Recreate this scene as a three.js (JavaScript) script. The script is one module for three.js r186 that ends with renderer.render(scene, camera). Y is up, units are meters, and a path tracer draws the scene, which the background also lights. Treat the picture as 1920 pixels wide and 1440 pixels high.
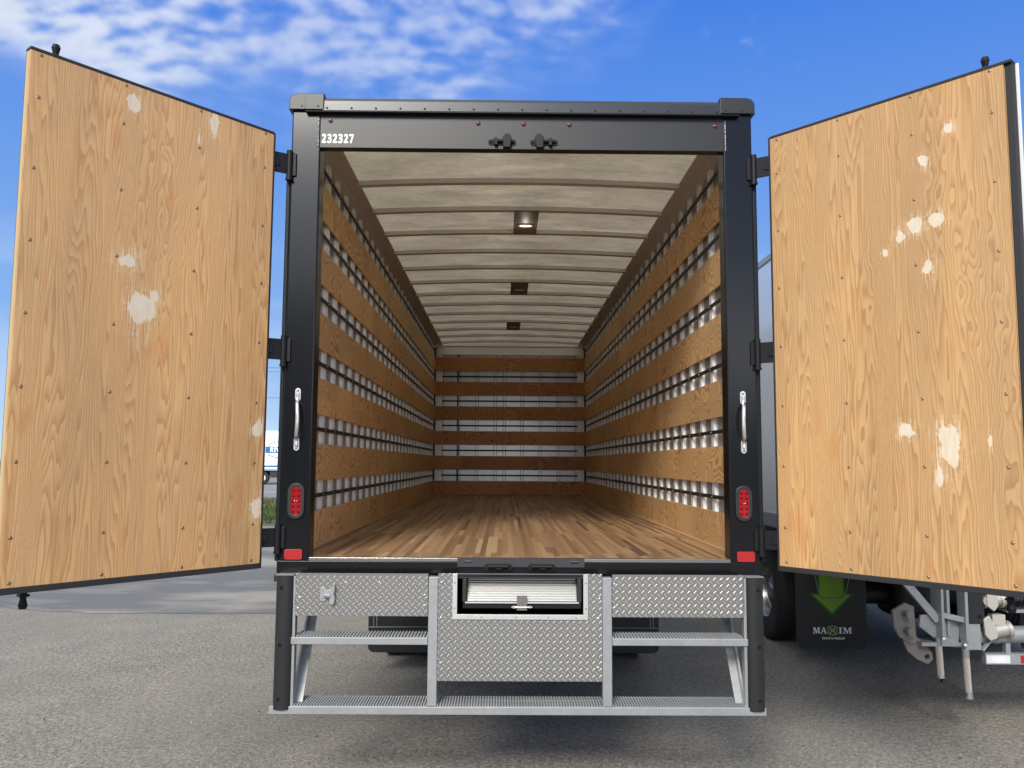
import * as THREE from 'three';
import { RoundedBoxGeometry } from 'three/addons/geometries/RoundedBoxGeometry.js';
import { mergeGeometries } from 'three/addons/utils/BufferGeometryUtils.js';
import { FontLoader } from 'three/addons/loaders/FontLoader.js';
import { TextGeometry } from 'three/addons/geometries/TextGeometry.js';

// ------------------------------------------------------------------ camera, sky, sun, exposure
const F = 1.225;                                   // truck deck height above the ground
const scene = new THREE.Scene();
const camera = new THREE.PerspectiveCamera(49.28, 4 / 3, 0.05, 4000);
camera.position.set(-0.0907, F + 0.5124, 4.5625);
camera.rotation.order = 'YXZ';
camera.rotation.set(0.0941, -0.0091, 0.0063);

const renderer = new THREE.WebGLRenderer({ antialias: true });
renderer.toneMapping = THREE.LinearToneMapping;
renderer.toneMappingExposure = 1.2;
renderer.shadowMap.enabled = true;
renderer.shadowMap.type = THREE.PCFSoftShadowMap;

const D2R = Math.PI / 180;
const SUN_AZ = -16 * D2R, SUN_EL = 33 * D2R;       // behind the photographer, a little to the left
const sunDir = new THREE.Vector3(Math.sin(SUN_AZ) * Math.cos(SUN_EL), Math.sin(SUN_EL), Math.cos(SUN_AZ) * Math.cos(SUN_EL));
const sun = new THREE.DirectionalLight(new THREE.Color(1.0, 0.95, 0.84), 3.0);
sun.position.copy(sunDir).multiplyScalar(40); sun.castShadow = true;
sun.shadow.radius = 34; sun.shadow.mapSize.set(4096, 4096);
Object.assign(sun.shadow.camera, { left: -16, right: 16, top: 16, bottom: -16, near: 1, far: 120 });
scene.add(sun); scene.add(sun.target);

// ------------------------------------------------------------------ noise
let seed = 12345;
const rnd = () => { seed = (seed * 1664525 + 1013904223) >>> 0; return seed / 4294967296; };
const rr = (a, b) => a + (b - a) * rnd();
const PERM = new Uint8Array(512);
{ const p = [...Array(256).keys()]; for (let i = 255; i > 0; i--) { const j = Math.floor(rnd() * (i + 1)); [p[i], p[j]] = [p[j], p[i]]; } for (let i = 0; i < 512; i++) PERM[i] = p[i & 255]; }
const GX = new Float32Array(256), GY = new Float32Array(256);
for (let i = 0; i < 256; i++) { GX[i] = Math.cos(i * 2.399963); GY[i] = Math.sin(i * 2.399963); }
function noise(x, y) {                             // 2-D gradient noise, about -0.7 to 0.7
  const xi = Math.floor(x), yi = Math.floor(y), fx = x - xi, fy = y - yi, X = xi & 255, Y = yi & 255;
  const u = fx * fx * fx * (fx * (fx * 6 - 15) + 10), v = fy * fy * fy * (fy * (fy * 6 - 15) + 10);
  const a = PERM[PERM[X] + Y], b = PERM[PERM[X + 1] + Y], c = PERM[PERM[X] + Y + 1], d = PERM[PERM[X + 1] + Y + 1];
  const n0 = GX[a] * fx + GY[a] * fy, n1 = GX[b] * (fx - 1) + GY[b] * fy, n2 = GX[c] * fx + GY[c] * (fy - 1), n3 = GX[d] * (fx - 1) + GY[d] * (fy - 1);
  return n0 + u * (n1 - n0) + v * (n2 - n0 + u * (n0 - n1 - n2 + n3));
}
function fbm(x, y, o = 4) { let s = 0, a = 1, t = 0; for (let i = 0; i < o; i++) { s += a * noise(x, y); t += a; a *= 0.5; x = x * 2.03 + 17.1; y = y * 2.03 + 9.7; } return s / t * 1.6; }
const clamp = (v, a = 0, b = 1) => v < a ? a : v > b ? b : v;
const smooth = (a, b, v) => { const t = clamp((v - a) / (b - a)); return t * t * (3 - 2 * t); };
const mix = (a, b, t) => a + (b - a) * t;

// ------------------------------------------------------------------ the sky (air and clouds only)
{
  const W = 2048, H = 1024, data = new Float32Array(W * H * 4);
  for (let j = 0; j < H; j++) {
    const el = ((j + 0.5) / H - 0.5) * Math.PI, eld = el / D2R, sy = Math.sin(el), cy = Math.cos(el);
    for (let i = 0; i < W; i++) {
      const th = ((i + 0.5) / W - 0.5) * 2 * Math.PI, dx = Math.cos(th) * cy, dz = Math.sin(th) * cy;
      const az = Math.atan2(dx, -dz) / D2R;          // 0 ahead of the photographer, negative to the left
      const t = clamp(eld / 32);
      let r = mix(0.47, 0.045, Math.pow(t, 0.62)), g = mix(0.69, 0.215, Math.pow(t, 0.7)), b = mix(0.93, 0.78, Math.pow(t, 0.8));
      const up = clamp((eld - 32) / 58); r = mix(r, 0.03, up); g = mix(g, 0.14, up); b = mix(b, 0.55, up);
      r *= 0.72; g *= 0.76; b *= 0.82;
      if (eld < 0) { r = 0.3; g = 0.29; b = 0.27; }
      else {
        const hz = Math.exp(-eld / 3.0) * 0.45; r = mix(r, 0.80, hz); g = mix(g, 0.87, hz); b = mix(b, 0.97, hz);
        // glow of the thin cloud round the sun
        const cs = dx * sunDir.x + sy * sunDir.y + dz * sunDir.z, ang = Math.acos(clamp(cs, -1, 1)) / D2R;
        const gl = 2.3 * Math.exp(-(ang * ang) / 260) + 0.5 * Math.exp(-ang / 26);
        // high mottled cloud sheet, on a plane overhead
        const k = 1 / (sy + 0.05), px = dx * k, pz = dz * k;
        const wx = px + 0.22 * noise(px * 1.4 + 3, pz * 1.4), wz = pz + 0.22 * noise(px * 1.4 - 9, pz * 1.4 + 5);
        const big = fbm(wx * 0.55 + 4.2, wz * 0.55 - 1.3, 3);
        const streak = fbm((wx * 0.8 + wz * 0.55) * 2.4, (wz * 0.8 - wx * 0.55) * 5.2 + 30, 4);
        const mott = fbm(wx * 12, wz * 17, 5);
        // lower edge of the sheet rises to the right and drops again far round
        const edge = az > -60 && az < 70 ? (az < 0 ? mix(20.3, 22.5, smooth(-26, 0, az)) : mix(22.5, 36, smooth(0, 24, az))) : 22;
        const sheet = smooth(-1.2, 5.5, eld - edge + 4.5 * noise(az * 0.09 + 7, eld * 0.12) + 1.5 * noise(az * 0.4, eld * 0.4));
        const dens = az > -75 && az < 90 ? mix(1.14, 0.66, smooth(-28, 18, az + 2 * noise(az * .1, eld * .15))) : 0.8;
        const thick = smooth(30, 46, eld) * 0.5;
        let c = sheet * clamp(dens * (0.44 + 0.60 * big + 0.85 * mott + 0.62 * streak) + (dens - 0.58) * 0.75 + thick);
        // single wisps low on the right
        const wq = Math.exp(-Math.pow((az - 17.5) / 3.4, 2) - Math.pow((eld - 26.2) / 2.4, 2));
        c = Math.max(c, wq * smooth(0.3, 0.85, fbm(az * 0.6 + 3.1, eld * 1.1 + 2, 4) + 0.12) * 0.7);
        // low bank of bright cloud along the horizon
        const bank = smooth(0.5, 3, eld) * smooth(15, 6, eld + 5 * fbm(az * 0.05 + 11, 3.7, 2) ) * smooth(-0.18, 0.34, fbm(az * 0.055, eld * 0.22 + 50, 4) + 0.16 + 0.22 * smooth(60, 130, Math.abs(az)) - 0.02 * Math.abs(eld - 6));
        const bankW = 0.12 + 0.5 * smooth(9, 15, az) * smooth(24, 18, az) + 0.88 * smooth(25, 100, Math.abs(az));
        const cb = bank * bankW;
        const L = 0.86 + 0.10 * mott + 0.12 * thick;
        c = mix(c, smooth(0.25, 0.95, c), 0.6);
        const ca = c * mix(0.55, 0.86, smooth(-10, -30, az) + smooth(28, 40, eld)); r = mix(r, 0.74 * L, ca); g = mix(g, 0.80 * L, ca); b = mix(b, 0.90 * L, ca);
        const LB = 1.0 + 0.9 * smooth(30, 150, Math.abs(az));   // front-lit cloud opposite, sun-side cloud brighter
        r = mix(r, 0.93 * LB, cb); g = mix(g, 0.95 * LB, cb); b = mix(b, 0.98 * LB, cb);
        r += gl * 1.0; g += gl * 0.98; b += gl * 0.94;
      }
      const o = (j * W + i) * 4; data[o] = r; data[o + 1] = g; data[o + 2] = b; data[o + 3] = 1;
    }
  }
  const sky = new THREE.DataTexture(data, W, H, THREE.RGBAFormat, THREE.FloatType);
  sky.mapping = THREE.EquirectangularReflectionMapping; sky.magFilter = THREE.LinearFilter; sky.minFilter = THREE.LinearFilter;
  sky.colorSpace = THREE.LinearSRGBColorSpace; sky.needsUpdate = true;
  scene.background = sky; scene.environment = sky;
}

// ------------------------------------------------------------------ texture helpers
function tex(w, h, fn, srgb = true) {
  const d = new Uint8Array(w * h * 4);
  for (let j = 0; j < h; j++) for (let i = 0; i < w; i++) { const c = fn(i / w, j / h, i, j), o = (j * w + i) * 4; d[o] = clamp(c[0], 0, 255); d[o + 1] = clamp(c[1], 0, 255); d[o + 2] = clamp(c[2], 0, 255); d[o + 3] = 255; }
  const t = new THREE.DataTexture(d, w, h, THREE.RGBAFormat); t.wrapS = t.wrapT = THREE.RepeatWrapping;
  t.magFilter = THREE.LinearFilter; t.minFilter = THREE.LinearMipmapLinearFilter; t.generateMipmaps = true; t.anisotropy = 8;
  if (srgb) t.colorSpace = THREE.SRGBColorSpace; t.needsUpdate = true; return t;
}
const lerp3 = (a, b, t) => [mix(a[0], b[0], t), mix(a[1], b[1], t), mix(a[2], b[2], t)];
// periodic wrapper so that a tile closes on itself
function tileN(f, u, v, pu, pv) { return f(u, v) * (1 - u / pu) * (1 - v / pv) + f(u - pu, v) * (u / pu) * (1 - v / pv) + f(u, v - pv) * (1 - u / pu) * (v / pv) + f(u - pu, v - pv) * (u / pu) * (v / pv); }
// peeled fir veneer: x across the grain, y along it, in metres
function firVeneer(x, y, s) {
  const calm = smooth(-0.25, 0.35, fbm(x * 3.2 + s * 2, y * 0.16 + s, 2));          // quarter-like straight zones between flat-sawn ones
  const n = fbm(x * 2.9 + s, y * 0.24 + s * 1.7, 3) * mix(0.35, 1.0, calm) + 0.13 * fbm(x * 10 + s * 3, y * 0.8, 3) + x * 2.6 + 0.035 * noise(x * 46, y * 4) + 0.08 * noise(x * 14 + 4, y * 8 + s) * smooth(0.15, 0.5, fbm(x * 2 + 8 + s, y * 0.9, 2));
  const ring = n * 24; const t = ring - Math.floor(ring);
  const width = 0.55 + 0.45 * noise(x * 1.3 + 31, y * 0.4 + s);
  const late = Math.pow(t, 1.9) * (1 - smooth(0.90, 1, t)) * (0.6 + 0.6 * width);
  const fibre = noise(x * 330, y * 7) * 0.5 + noise(x * 700 + 5, y * 16) * 0.45 + noise(x * 120, y * 2) * 0.3;
  return [late, fibre];
}
function smear(x, y, cx, cy, rx, ry, s) {            // filler knifed over the veneer: ragged, streaked along the grain
  const dx = (x - cx) / rx, dy = (y - cy) / ry;
  const d = Math.sqrt(dx * dx + dy * dy * 0.8) + 0.55 * fbm(x * 16 + s, y * 13 - s, 3);
  const streak = noise(x * 150 + s, y * 5) + 0.6 * noise(x * 320, y * 9 + s) + 0.35 * noise(x * 40, y * 60);
  const body = smooth(1.05, 0.55, d), edge = smooth(2.1, 0.9, d) * smooth(0.2, 0.36, streak + 0.06);
  return clamp(Math.max(smooth(0.38, 0.56, body + 0.55 * streak) * smooth(1.3, 1.05, d), edge * 0.75)) * (0.86 + 0.2 * noise(x * 60, y * 9));
}
function doorTexture(w, h, s, smears, light) {
  return tex(704, 1344, (u, v) => {
    const x = u * w, y = v * h, [late, fib] = firVeneer(x, y, s);
    let c = lerp3([203, 163, 113], [155, 108, 65], clamp(late * 0.72));
    const tone = fbm(x * 1.6 + s, y * 0.35, 2), warm = fbm(x * 5 + 3 * s, y * 1.1, 3);
    const red = smooth(0.33, 0.62, fbm(x * 9 + s * 5, y * 2.2 + 7, 3)) * 0.35;
    c = lerp3(c, [187, 122, 66], red);
    const splice = 0.018 * Math.sin(Math.floor((x + 0.08 * s) / 0.41) * 2.7 + s);
    const k = light * (1 + splice) + 0.07 * tone + 0.05 * warm + 0.09 * fib;
    c = [c[0] * k, c[1] * k * (1 - 0.02 * warm), c[2] * k * (1 - 0.05 * warm)];
    let m = 0; for (const q of smears) m = Math.max(m, smear(x, y, q[0], q[1], q[2], q[3], q[0] * 40 + q[1] * 10));
    return lerp3(c, [218, 209, 192], clamp(m) * 0.93);
  });
}

// ------------------------------------------------------------------ geometry helpers
function metricUV(g, s = 1, ou = 0, ov = 0) {        // box-mapped uv in metres / s
  const p = g.attributes.position, n = g.attributes.normal, uv = new Float32Array(p.count * 2);
  for (let i = 0; i < p.count; i++) {
    const ax = Math.abs(n.getX(i)), ay = Math.abs(n.getY(i)), az = Math.abs(n.getZ(i)), x = p.getX(i), y = p.getY(i), z = p.getZ(i);
    let a, b; if (ax >= ay && ax >= az) { a = z; b = y; } else if (ay >= az) { a = x; b = z; } else { a = x; b = y; }
    uv[i * 2] = a / s + ou; uv[i * 2 + 1] = b / s + ov;
  }
  g.setAttribute('uv', new THREE.BufferAttribute(uv, 2)); return g;
}
const flat = g => { const r = g.index ? g.toNonIndexed() : g; for (const k of Object.keys(r.attributes)) if (!['position', 'normal', 'uv'].includes(k)) r.deleteAttribute(k); return r; };
function bx(x0, x1, y0, y1, z0, z1, bev = 0, s = 1) {
  const w = x1 - x0, h = y1 - y0, d = z1 - z0;
  const g = flat(bev > 0 ? new RoundedBoxGeometry(w, h, d, 2, Math.min(bev, w / 2.1, h / 2.1, d / 2.1)) : new THREE.BoxGeometry(w, h, d));
  g.translate((x0 + x1) / 2, (y0 + y1) / 2, (z0 + z1) / 2); return metricUV(g, s);
}
function cyl(a, b, r, seg = 14, r2 = r) {            // cylinder between two points
  const A = new THREE.Vector3(...a), B = new THREE.Vector3(...b), d = B.clone().sub(A);
  const g = flat(new THREE.CylinderGeometry(r2, r, d.length(), seg)); g.applyQuaternion(new THREE.Quaternion().setFromUnitVectors(new THREE.Vector3(0, 1, 0), d.clone().normalize()));
  g.translate(...A.add(B).multiplyScalar(0.5).toArray()); return g;
}
function bar(a, b, w, h, bev = 0) {                  // rectangular bar between two points, w sideways, h the other way
  const A = new THREE.Vector3(...a), B = new THREE.Vector3(...b), d = B.clone().sub(A), L = d.length(), z = d.normalize();
  const up = Math.abs(z.y) > 0.9 ? new THREE.Vector3(0, 0, 1) : new THREE.Vector3(0, 1, 0), x = up.clone().cross(z).normalize(), y = z.clone().cross(x);
  const g = bx(-w / 2, w / 2, -h / 2, h / 2, -L / 2, L / 2, bev); g.applyMatrix4(new THREE.Matrix4().makeBasis(x, y, z)); g.translate(...A.add(B).multiplyScalar(0.5).toArray()); return g;
}
function tube(pts, r, seg = 24, rs = 8) { return flat(new THREE.TubeGeometry(new THREE.CatmullRomCurve3(pts.map(p => new THREE.Vector3(...p))), seg, r, rs, false)); }
function extrude(pts, depth, holes = [], bevel = 0) { // outline in x,y pulled along z from 0
  const sh = new THREE.Shape(pts.map(p => new THREE.Vector2(...p)));
  for (const h of holes) sh.holes.push(new THREE.Path(h.map(p => new THREE.Vector2(...p))));
  return metricUV(flat(new THREE.ExtrudeGeometry(sh, { depth, bevelEnabled: bevel > 0, bevelSize: bevel, bevelThickness: bevel, bevelSegments: 2, curveSegments: 8 })));
}
const circle = (cx, cy, r, n = 16) => [...Array(n)].map((_, i) => [cx + r * Math.cos(i / n * 2 * Math.PI), cy + r * Math.sin(i / n * 2 * Math.PI)]);
const stadium = (cx, cy, w, h, n = 12) => { const p = [], r = w / 2, k = h / 2 - r; for (let i = 0; i <= n; i++) p.push([cx + r * Math.cos(i / n * Math.PI), cy + k + r * Math.sin(i / n * Math.PI)]); for (let i = 0; i <= n; i++) p.push([cx - r * Math.cos(i / n * Math.PI), cy - k - r * Math.sin(i / n * Math.PI)]); return p; };
const dome = (x, y, z, r, ax = 'z', sc = 0.7, ws = 10, hs = 5) => { const g = flat(new THREE.SphereGeometry(r, ws, hs, 0, Math.PI * 2, 0, Math.PI / 2)); g.scale(1, sc, 1); if (ax === 'z') g.rotateX(Math.PI / 2); if (ax === 'x') g.rotateZ(-Math.PI / 2); if (ax === '-x') g.rotateZ(Math.PI / 2); g.translate(x, y, z); return g; };
function mesh(name, geos, mat, parent, y = 0) {
  const list = (Array.isArray(geos) ? geos : [geos]).map(flat);
  const m = new THREE.Mesh(list.length > 1 ? mergeGeometries(list) : list[0], mat); m.name = name; m.castShadow = m.receiveShadow = true; m.position.y = y; parent.add(m); return m;
}
const used = {};
const numbered = n => { used[n] = (used[n] || 0) + 1; return used[n] === 1 ? n : `${n}_${String(used[n] - 1).padStart(3, '0')}`; };
function thing(name, label, category, pos = [0, 0, 0], group) { const o = new THREE.Group(); o.name = numbered(name); o.position.set(...pos); o.userData = { label, category }; if (group) o.userData.group = group; scene.add(o); return o; }
const stuff = m => { m.userData.kind = 'stuff'; return m; };
const structure = m => { m.userData.kind = 'structure'; return m; };

// ------------------------------------------------------------------ materials
const std = (c, rough, metal = 0, extra = {}) => new THREE.MeshStandardMaterial({ color: Array.isArray(c) ? new THREE.Color().setRGB(...c) : new THREE.Color(c), roughness: rough, metalness: metal, ...extra });
const phys = (c, rough, metal = 0, extra = {}) => new THREE.MeshPhysicalMaterial({ color: Array.isArray(c) ? new THREE.Color().setRGB(...c) : new THREE.Color(c), roughness: rough, metalness: metal, ...extra });

const peelBump = tex(512, 512, (u, v) => { const f = (a, b) => 0.6 * noise(a * 110, b * 110) + 0.4 * noise(a * 50 + 9, b * 50); const h = 128 + 110 * tileN(f, u, v, 1, 1); return [h, h, h]; }, false);
const scratchRough = tex(512, 512, (u, v) => { const f = (a, b) => fbm(a * 5, b * 5, 4) * 0.5 + 0.3 * noise(a * 60, b * 8); const h = 165 + 60 * tileN(f, u, v, 1, 1); return [h, h, h]; }, false);
const spangle = tex(512, 512, (u, v) => { const f = (a, b) => { const cx = a * 40 + 0.6 * noise(a * 60, b * 60), cy = b * 40 + 0.6 * noise(a * 60 + 9, b * 60); const id = PERM[(PERM[Math.floor(cx) & 255] + Math.floor(cy)) & 255] / 255; return (id - 0.5) * 0.5 + 0.5 * fbm(a * 6, b * 6, 4); }; const k = tileN(f, u, v, 1, 1), h = 205 + 26 * k; return [h, h + 1, h + 2]; });
const brushed = tex(256, 512, (u, v) => { const f = (a, b) => 0.5 * noise(a * 90, b * 2) + 0.35 * noise(a * 30, b * 1.5) + 0.3 * fbm(a * 4, b * 6, 3); const h = 214 + 26 * tileN(f, u, v, 1, 1); return [h, h, h]; });

const M = {
  black: phys([0.006, 0.0065, 0.008], 0.19, 0, { specularIntensity: 0.8, bumpMap: peelBump, bumpScale: 0.00016 }),
  blackCoat: phys([0.006, 0.0065, 0.008], 0.40, 0, { bumpMap: peelBump, bumpScale: 0.0003 }),
  blackTrim: phys([0.008, 0.0085, 0.010], 0.5, 0, { specularIntensity: 0.5 }),
  blackMatt: std([0.018, 0.018, 0.020], 0.62),
  rubber: std([0.013, 0.0135, 0.014], 0.7, 0, { roughnessMap: scratchRough }),
  chassis: std([0.014, 0.014, 0.015], 0.6),
  galv: std([0.56, 0.575, 0.585], 0.52, 0.55, { map: spangle }),
  galvDark: std([0.42, 0.43, 0.435], 0.55, 0.5, { map: spangle }),
  tread: std([0.27, 0.265, 0.255], 0.5, 0.6, { roughnessMap: scratchRough }),
  treadBar: std([0.64, 0.63, 0.61], 0.36, 0.75),
  alu: std([0.86, 0.86, 0.85], 0.36, 0.45, { map: brushed }),
  wallSkin: std([0.36, 0.345, 0.32], 0.5, 0.25),
  aluWall: std([0.90, 0.90, 0.89], 0.42, 0.2),
  aluFront: std([0.74, 0.74, 0.73], 0.30, 0.7, { map: brushed }),
  aluDull: std([0.60, 0.58, 0.54], 0.5, 0.5),
  stainless: std([0.72, 0.72, 0.71], 0.22, 1, { map: brushed }),
  chrome: std([0.85, 0.85, 0.86], 0.3, 0.9),
  rail: std([0.02, 0.019, 0.018], 0.5, 0.2),
  zinc: std([0.75, 0.70, 0.58], 0.35, 0.9),
  white: phys([0.72, 0.73, 0.73], 0.35, 0, { clearcoat: 0.5, clearcoatRoughness: 0.1 }),
  redLens: phys([0.30, 0.005, 0.010], 0.2, 0, { clearcoat: 1, clearcoatRoughness: 0.05 }),
  redLensDark: phys([0.17, 0.003, 0.006], 0.75, 0, { specularIntensity: 0.3 }),
  redReflector: phys([0.36, 0.012, 0.012], 0.4, 0),
  marker: phys([0.10, 0.012, 0.012], 0.1, 0, { clearcoat: 1, clearcoatRoughness: 0.03 }),
  decal: std([0.85, 0.85, 0.85], 0.5),
  green: std([0.16, 0.34, 0.015], 0.6),
  greenDark: std([0.02, 0.10, 0.012], 0.6),
  tyre: std([0.018, 0.018, 0.018], 0.8),
};
const fonts = new FontLoader();
const sansBold = await fonts.loadAsync('fonts/droid/droid_sans_bold.typeface.json');
const serifBold = await fonts.loadAsync('fonts/droid/droid_serif_bold.typeface.json');
function text(str, font, size, x, y, z, sx = 1, width = 0, fat = 0) {
  const g = flat(new TextGeometry(str, { font, size, depth: 0.0012, curveSegments: 4, bevelEnabled: fat > 0, bevelSize: fat, bevelThickness: 0.0003, bevelSegments: 1 })); g.computeBoundingBox();
  const w = g.boundingBox.max.x - g.boundingBox.min.x; g.translate(-g.boundingBox.min.x, 0, 0); g.scale(width ? width / w : sx, 1, 1); g.translate(x, y, z); return g;
}

// ------------------------------------------------------------------ ground, verge, road
{
  const grit = (a, b) => { const k = 0.50 * noise(a * 150, b * 150) + 0.42 * noise(a * 300 + 7, b * 300) + 0.30 * noise(a * 76 + 3, b * 76); return k; };
  const asphaltMap = tex(2048, 2048, (u, v, i, j) => {
    const st = tileN(grit, u, v, 1, 1), g = tileN((a, b) => fbm(a * 9, b * 9, 3), u, v, 1, 1);
    const h = PERM[(PERM[(i >> 1) & 255] + (j >> 1) + (i >> 9) * 31 + (j >> 9) * 57) & 255] / 255;
    const speck = h > 0.975 ? 62 : h < 0.045 ? -40 : (h - 0.5) * 34;
    const k = 132 + 112 * st + 14 * g + speck; return [k * 1.05, k * 1.005, k * 0.925];
  });
  const asphaltBump = tex(1024, 1024, (u, v) => { const k = 128 + 120 * tileN(grit, u, v, 1, 1); return [k, k, k]; }, false);
  const mat = std([1, 1, 1], 0.92, 0, { map: asphaltMap, bumpMap: asphaltBump, bumpScale: 0.012, vertexColors: true });
  // lot: dense near the trucks so that stains can vary, one sheet out to the horizon
  const xs = [-3000, -600, -120, -60]; for (let x = -30; x <= 30; x += 0.4) xs.push(x); xs.push(60, 120, 600, 3000);
  const zs = [-3000, -600, -150, -80]; for (let z = -24; z <= 12; z += 0.4) zs.push(z); zs.push(40, 120, 600, 3000);
  const pos = [], uv = [], col = [], nor = [], idx = [];
  for (const z of zs) for (const x of xs) {
    pos.push(x, 0, z); uv.push(x / 3.2, z / 3.2); nor.push(0, 1, 0);
    const n = fbm(x * 0.35 + 3, z * 0.35, 4), m = fbm(x * 1.3, z * 1.1 + 20, 3), w = noise(x * 0.6 + 50, z * 0.25);
    const near = Math.abs(x) <= 30 && z > -24.5 && z <= 12 ? 1 : 0.6;
    const k = 0.86 + near * (0.13 * n + 0.09 * m), ye = 1 + 0.04 * w;
    col.push(k * ye, k, k * (1 - 0.05 * w));
  }
  const nx = xs.length; for (let j = 0; j < zs.length - 1; j++) for (let i = 0; i < nx - 1; i++) { const a = j * nx + i; idx.push(a, a + nx, a + 1, a + 1, a + nx, a + nx + 1); }
  const g = new THREE.BufferGeometry(); g.setAttribute('position', new THREE.Float32BufferAttribute(pos, 3)); g.setAttribute('normal', new THREE.Float32BufferAttribute(nor, 3)); g.setAttribute('uv', new THREE.Float32BufferAttribute(uv, 2)); g.setAttribute('color', new THREE.Float32BufferAttribute(col, 3)); g.setIndex(idx);
  const ground = new THREE.Mesh(g, mat); ground.name = 'ground'; ground.receiveShadow = true; scene.add(structure(ground));
  // smoother, darker asphalt repair with pale dust lying on it
  const patchMap = tex(1024, 1024, (u, v) => {
    const x = u * 12, y = v * 12, fine = noise(x * 60, y * 60) * 0.5 + noise(x * 26, y * 26) * 0.3, dust = smooth(0.0, 0.38, fbm(x * 0.33 + 9, y * 0.62 + 2, 4) + 0.05), d2 = smooth(0.05, 0.5, fbm(x * 0.9, y * 2.2 + 8, 4));
    const k = 1 + 0.16 * fine; const c = lerp3(lerp3([104, 103, 102], [134, 130, 124], d2 * 0.6), [146, 141, 132], dust); return [c[0] * k, c[1] * k, c[2] * k];
  });
  const outline = []; const base = [[-14, -5.4], [-9.5, -6.1], [-7.2, -6.0], [-6.0, -5.62], [-5.4, -5.36], [-4.7, -5.22], [-3.6, -5.24], [-2.6, -5.27], [-1.2, -5.3], [1.2, -5.5], [2.0, -6.4], [1.6, -10.5], [-1.5, -11.6], [-4.4, -12.0], [-8, -11.7], [-14, -11.4]];
  for (let i = 0; i < base.length; i++) { const a = base[i], b = base[(i + 1) % base.length]; for (let k = 0; k < 8; k++) { const t = k / 8, x = mix(a[0], b[0], t), z = mix(a[1], b[1], t); outline.push([x + 0.05 * noise(x * 6, z * 6), -(z + 0.06 * noise(x * 5 + 9, z * 5))]); } }
  const pg = flat(new THREE.ShapeGeometry(new THREE.Shape(outline.map(p => new THREE.Vector2(...p))))); pg.rotateX(-Math.PI / 2); pg.translate(0, 0.004, 0);
  metricUV(pg, 12);
  const patch = mesh('asphalt_patch', pg, std([1, 1, 1], 0.9, 0, { map: patchMap }), scene); structure(patch);
  // far road beyond the verge
  const roadMap = tex(512, 512, (u, v) => { const f = (a, b) => 0.5 * noise(a * 80, b * 80) + 0.4 * fbm(a * 5, b * 5, 3); const k = 128 + 22 * tileN(f, u, v, 1, 1); return [k, k, k * 0.98]; });
  const road = mesh('road', bx(-140, 140, -0.2, 0.10, -76, -30.2, 0, 6), std([1, 1, 1], 0.9, 0, { map: roadMap }), scene); structure(road);
  const line = mesh('road_line', bx(-140, 140, 0.1, 0.104, -41.2, -41.0), std([0.62, 0.6, 0.52], 0.8), scene); structure(line);
  // grass verge between the lot and the road
  const soil = mesh('verge', (() => { const q = extrude([[-18.4, 0.01], [-19.0, 0.10], [-24, 0.26], [-29.6, 0.14], [-30.2, -0.1], [-18.4, -0.1]], 280); q.rotateY(-Math.PI / 2); q.translate(140, 0, 0); return metricUV(q, 2); })(), std([0.10, 0.085, 0.05], 0.95), scene); structure(soil);
  const blade = new THREE.BufferGeometry(); blade.setAttribute('position', new THREE.Float32BufferAttribute([-0.012, 0, 0, 0.012, 0, 0, 0.006, 0.09, 0.012, -0.012, 0, 0, 0.006, 0.09, 0.012, -0.006, 0.09, 0.012, -0.006, 0.09, 0.012, 0.006, 0.09, 0.012, 0, 0.16, 0.045], 3)); blade.computeVertexNormals();
  const N = 42000, im = new THREE.InstancedMesh(blade, std([1, 1, 1], 0.85, 0, { side: THREE.DoubleSide }), N), mt = new THREE.Matrix4(), cc = new THREE.Color();
  for (let i = 0; i < N; i++) {
    const z = -18.6 - 11.2 * rnd(), x = (i % 3 ? rr(-15, 1) : rr(-30, 12)), y = z > -19 ? 0.05 : z > -24 ? mix(0.10, 0.26, (-19 - z) / 5) : mix(0.26, 0.14, (-24 - z) / 5.6), s = rr(0.5, 1.25) * (1 + 0.5 * noise(x * 0.8, z * 0.8));
    mt.makeRotationFromEuler(new THREE.Euler(rr(-0.3, 0.3), rr(0, 6.28), rr(-0.3, 0.3))); mt.scale(new THREE.Vector3(s * 1.6, s, s)); mt.setPosition(x, y, z); im.setMatrixAt(i, mt);
    const dry = smooth(-0.1, 0.4, noise(x * 0.7, z * 1.1) + rr(-0.15, 0.15)); cc.setRGB(mix(0.055, 0.16, dry), mix(0.10, 0.145, dry), mix(0.022, 0.055, dry)); im.setColorAt(i, cc);
  }
  im.name = 'grass'; im.castShadow = im.receiveShadow = true; im.userData = { kind: 'stuff', label: 'short green grass on the verge beside the road', category: 'grass' }; scene.add(im);
  const pebble = new THREE.IcosahedronGeometry(1, 0), PN = 2600, pm = new THREE.InstancedMesh(pebble, std([1, 1, 1], 0.9), PN);
  for (let i = 0; i < PN; i++) { const x = rr(-5.5, 5.5), z = 0.6 - 9 * Math.pow(rnd(), 1.3), s = 0.0022 + 0.0055 * Math.pow(rnd(), 4); mt.makeRotationFromEuler(new THREE.Euler(rr(0, 6), rr(0, 6), rr(0, 6))); mt.scale(new THREE.Vector3(s, s * 0.7, s * rr(0.7, 1.3))); mt.setPosition(x, s * 0.4, z); pm.setMatrixAt(i, mt); const k = rnd() < 0.25 ? rr(0.03, 0.08) : rr(0.18, 0.5); cc.setRGB(k * 1.04, k, k * 0.92); pm.setColorAt(i, cc); }
  pm.name = 'loose_grit'; pm.castShadow = pm.receiveShadow = true; pm.userData = { kind: 'stuff', label: 'loose grit scattered over the asphalt lot', category: 'grit' }; scene.add(pm);
}
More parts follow.
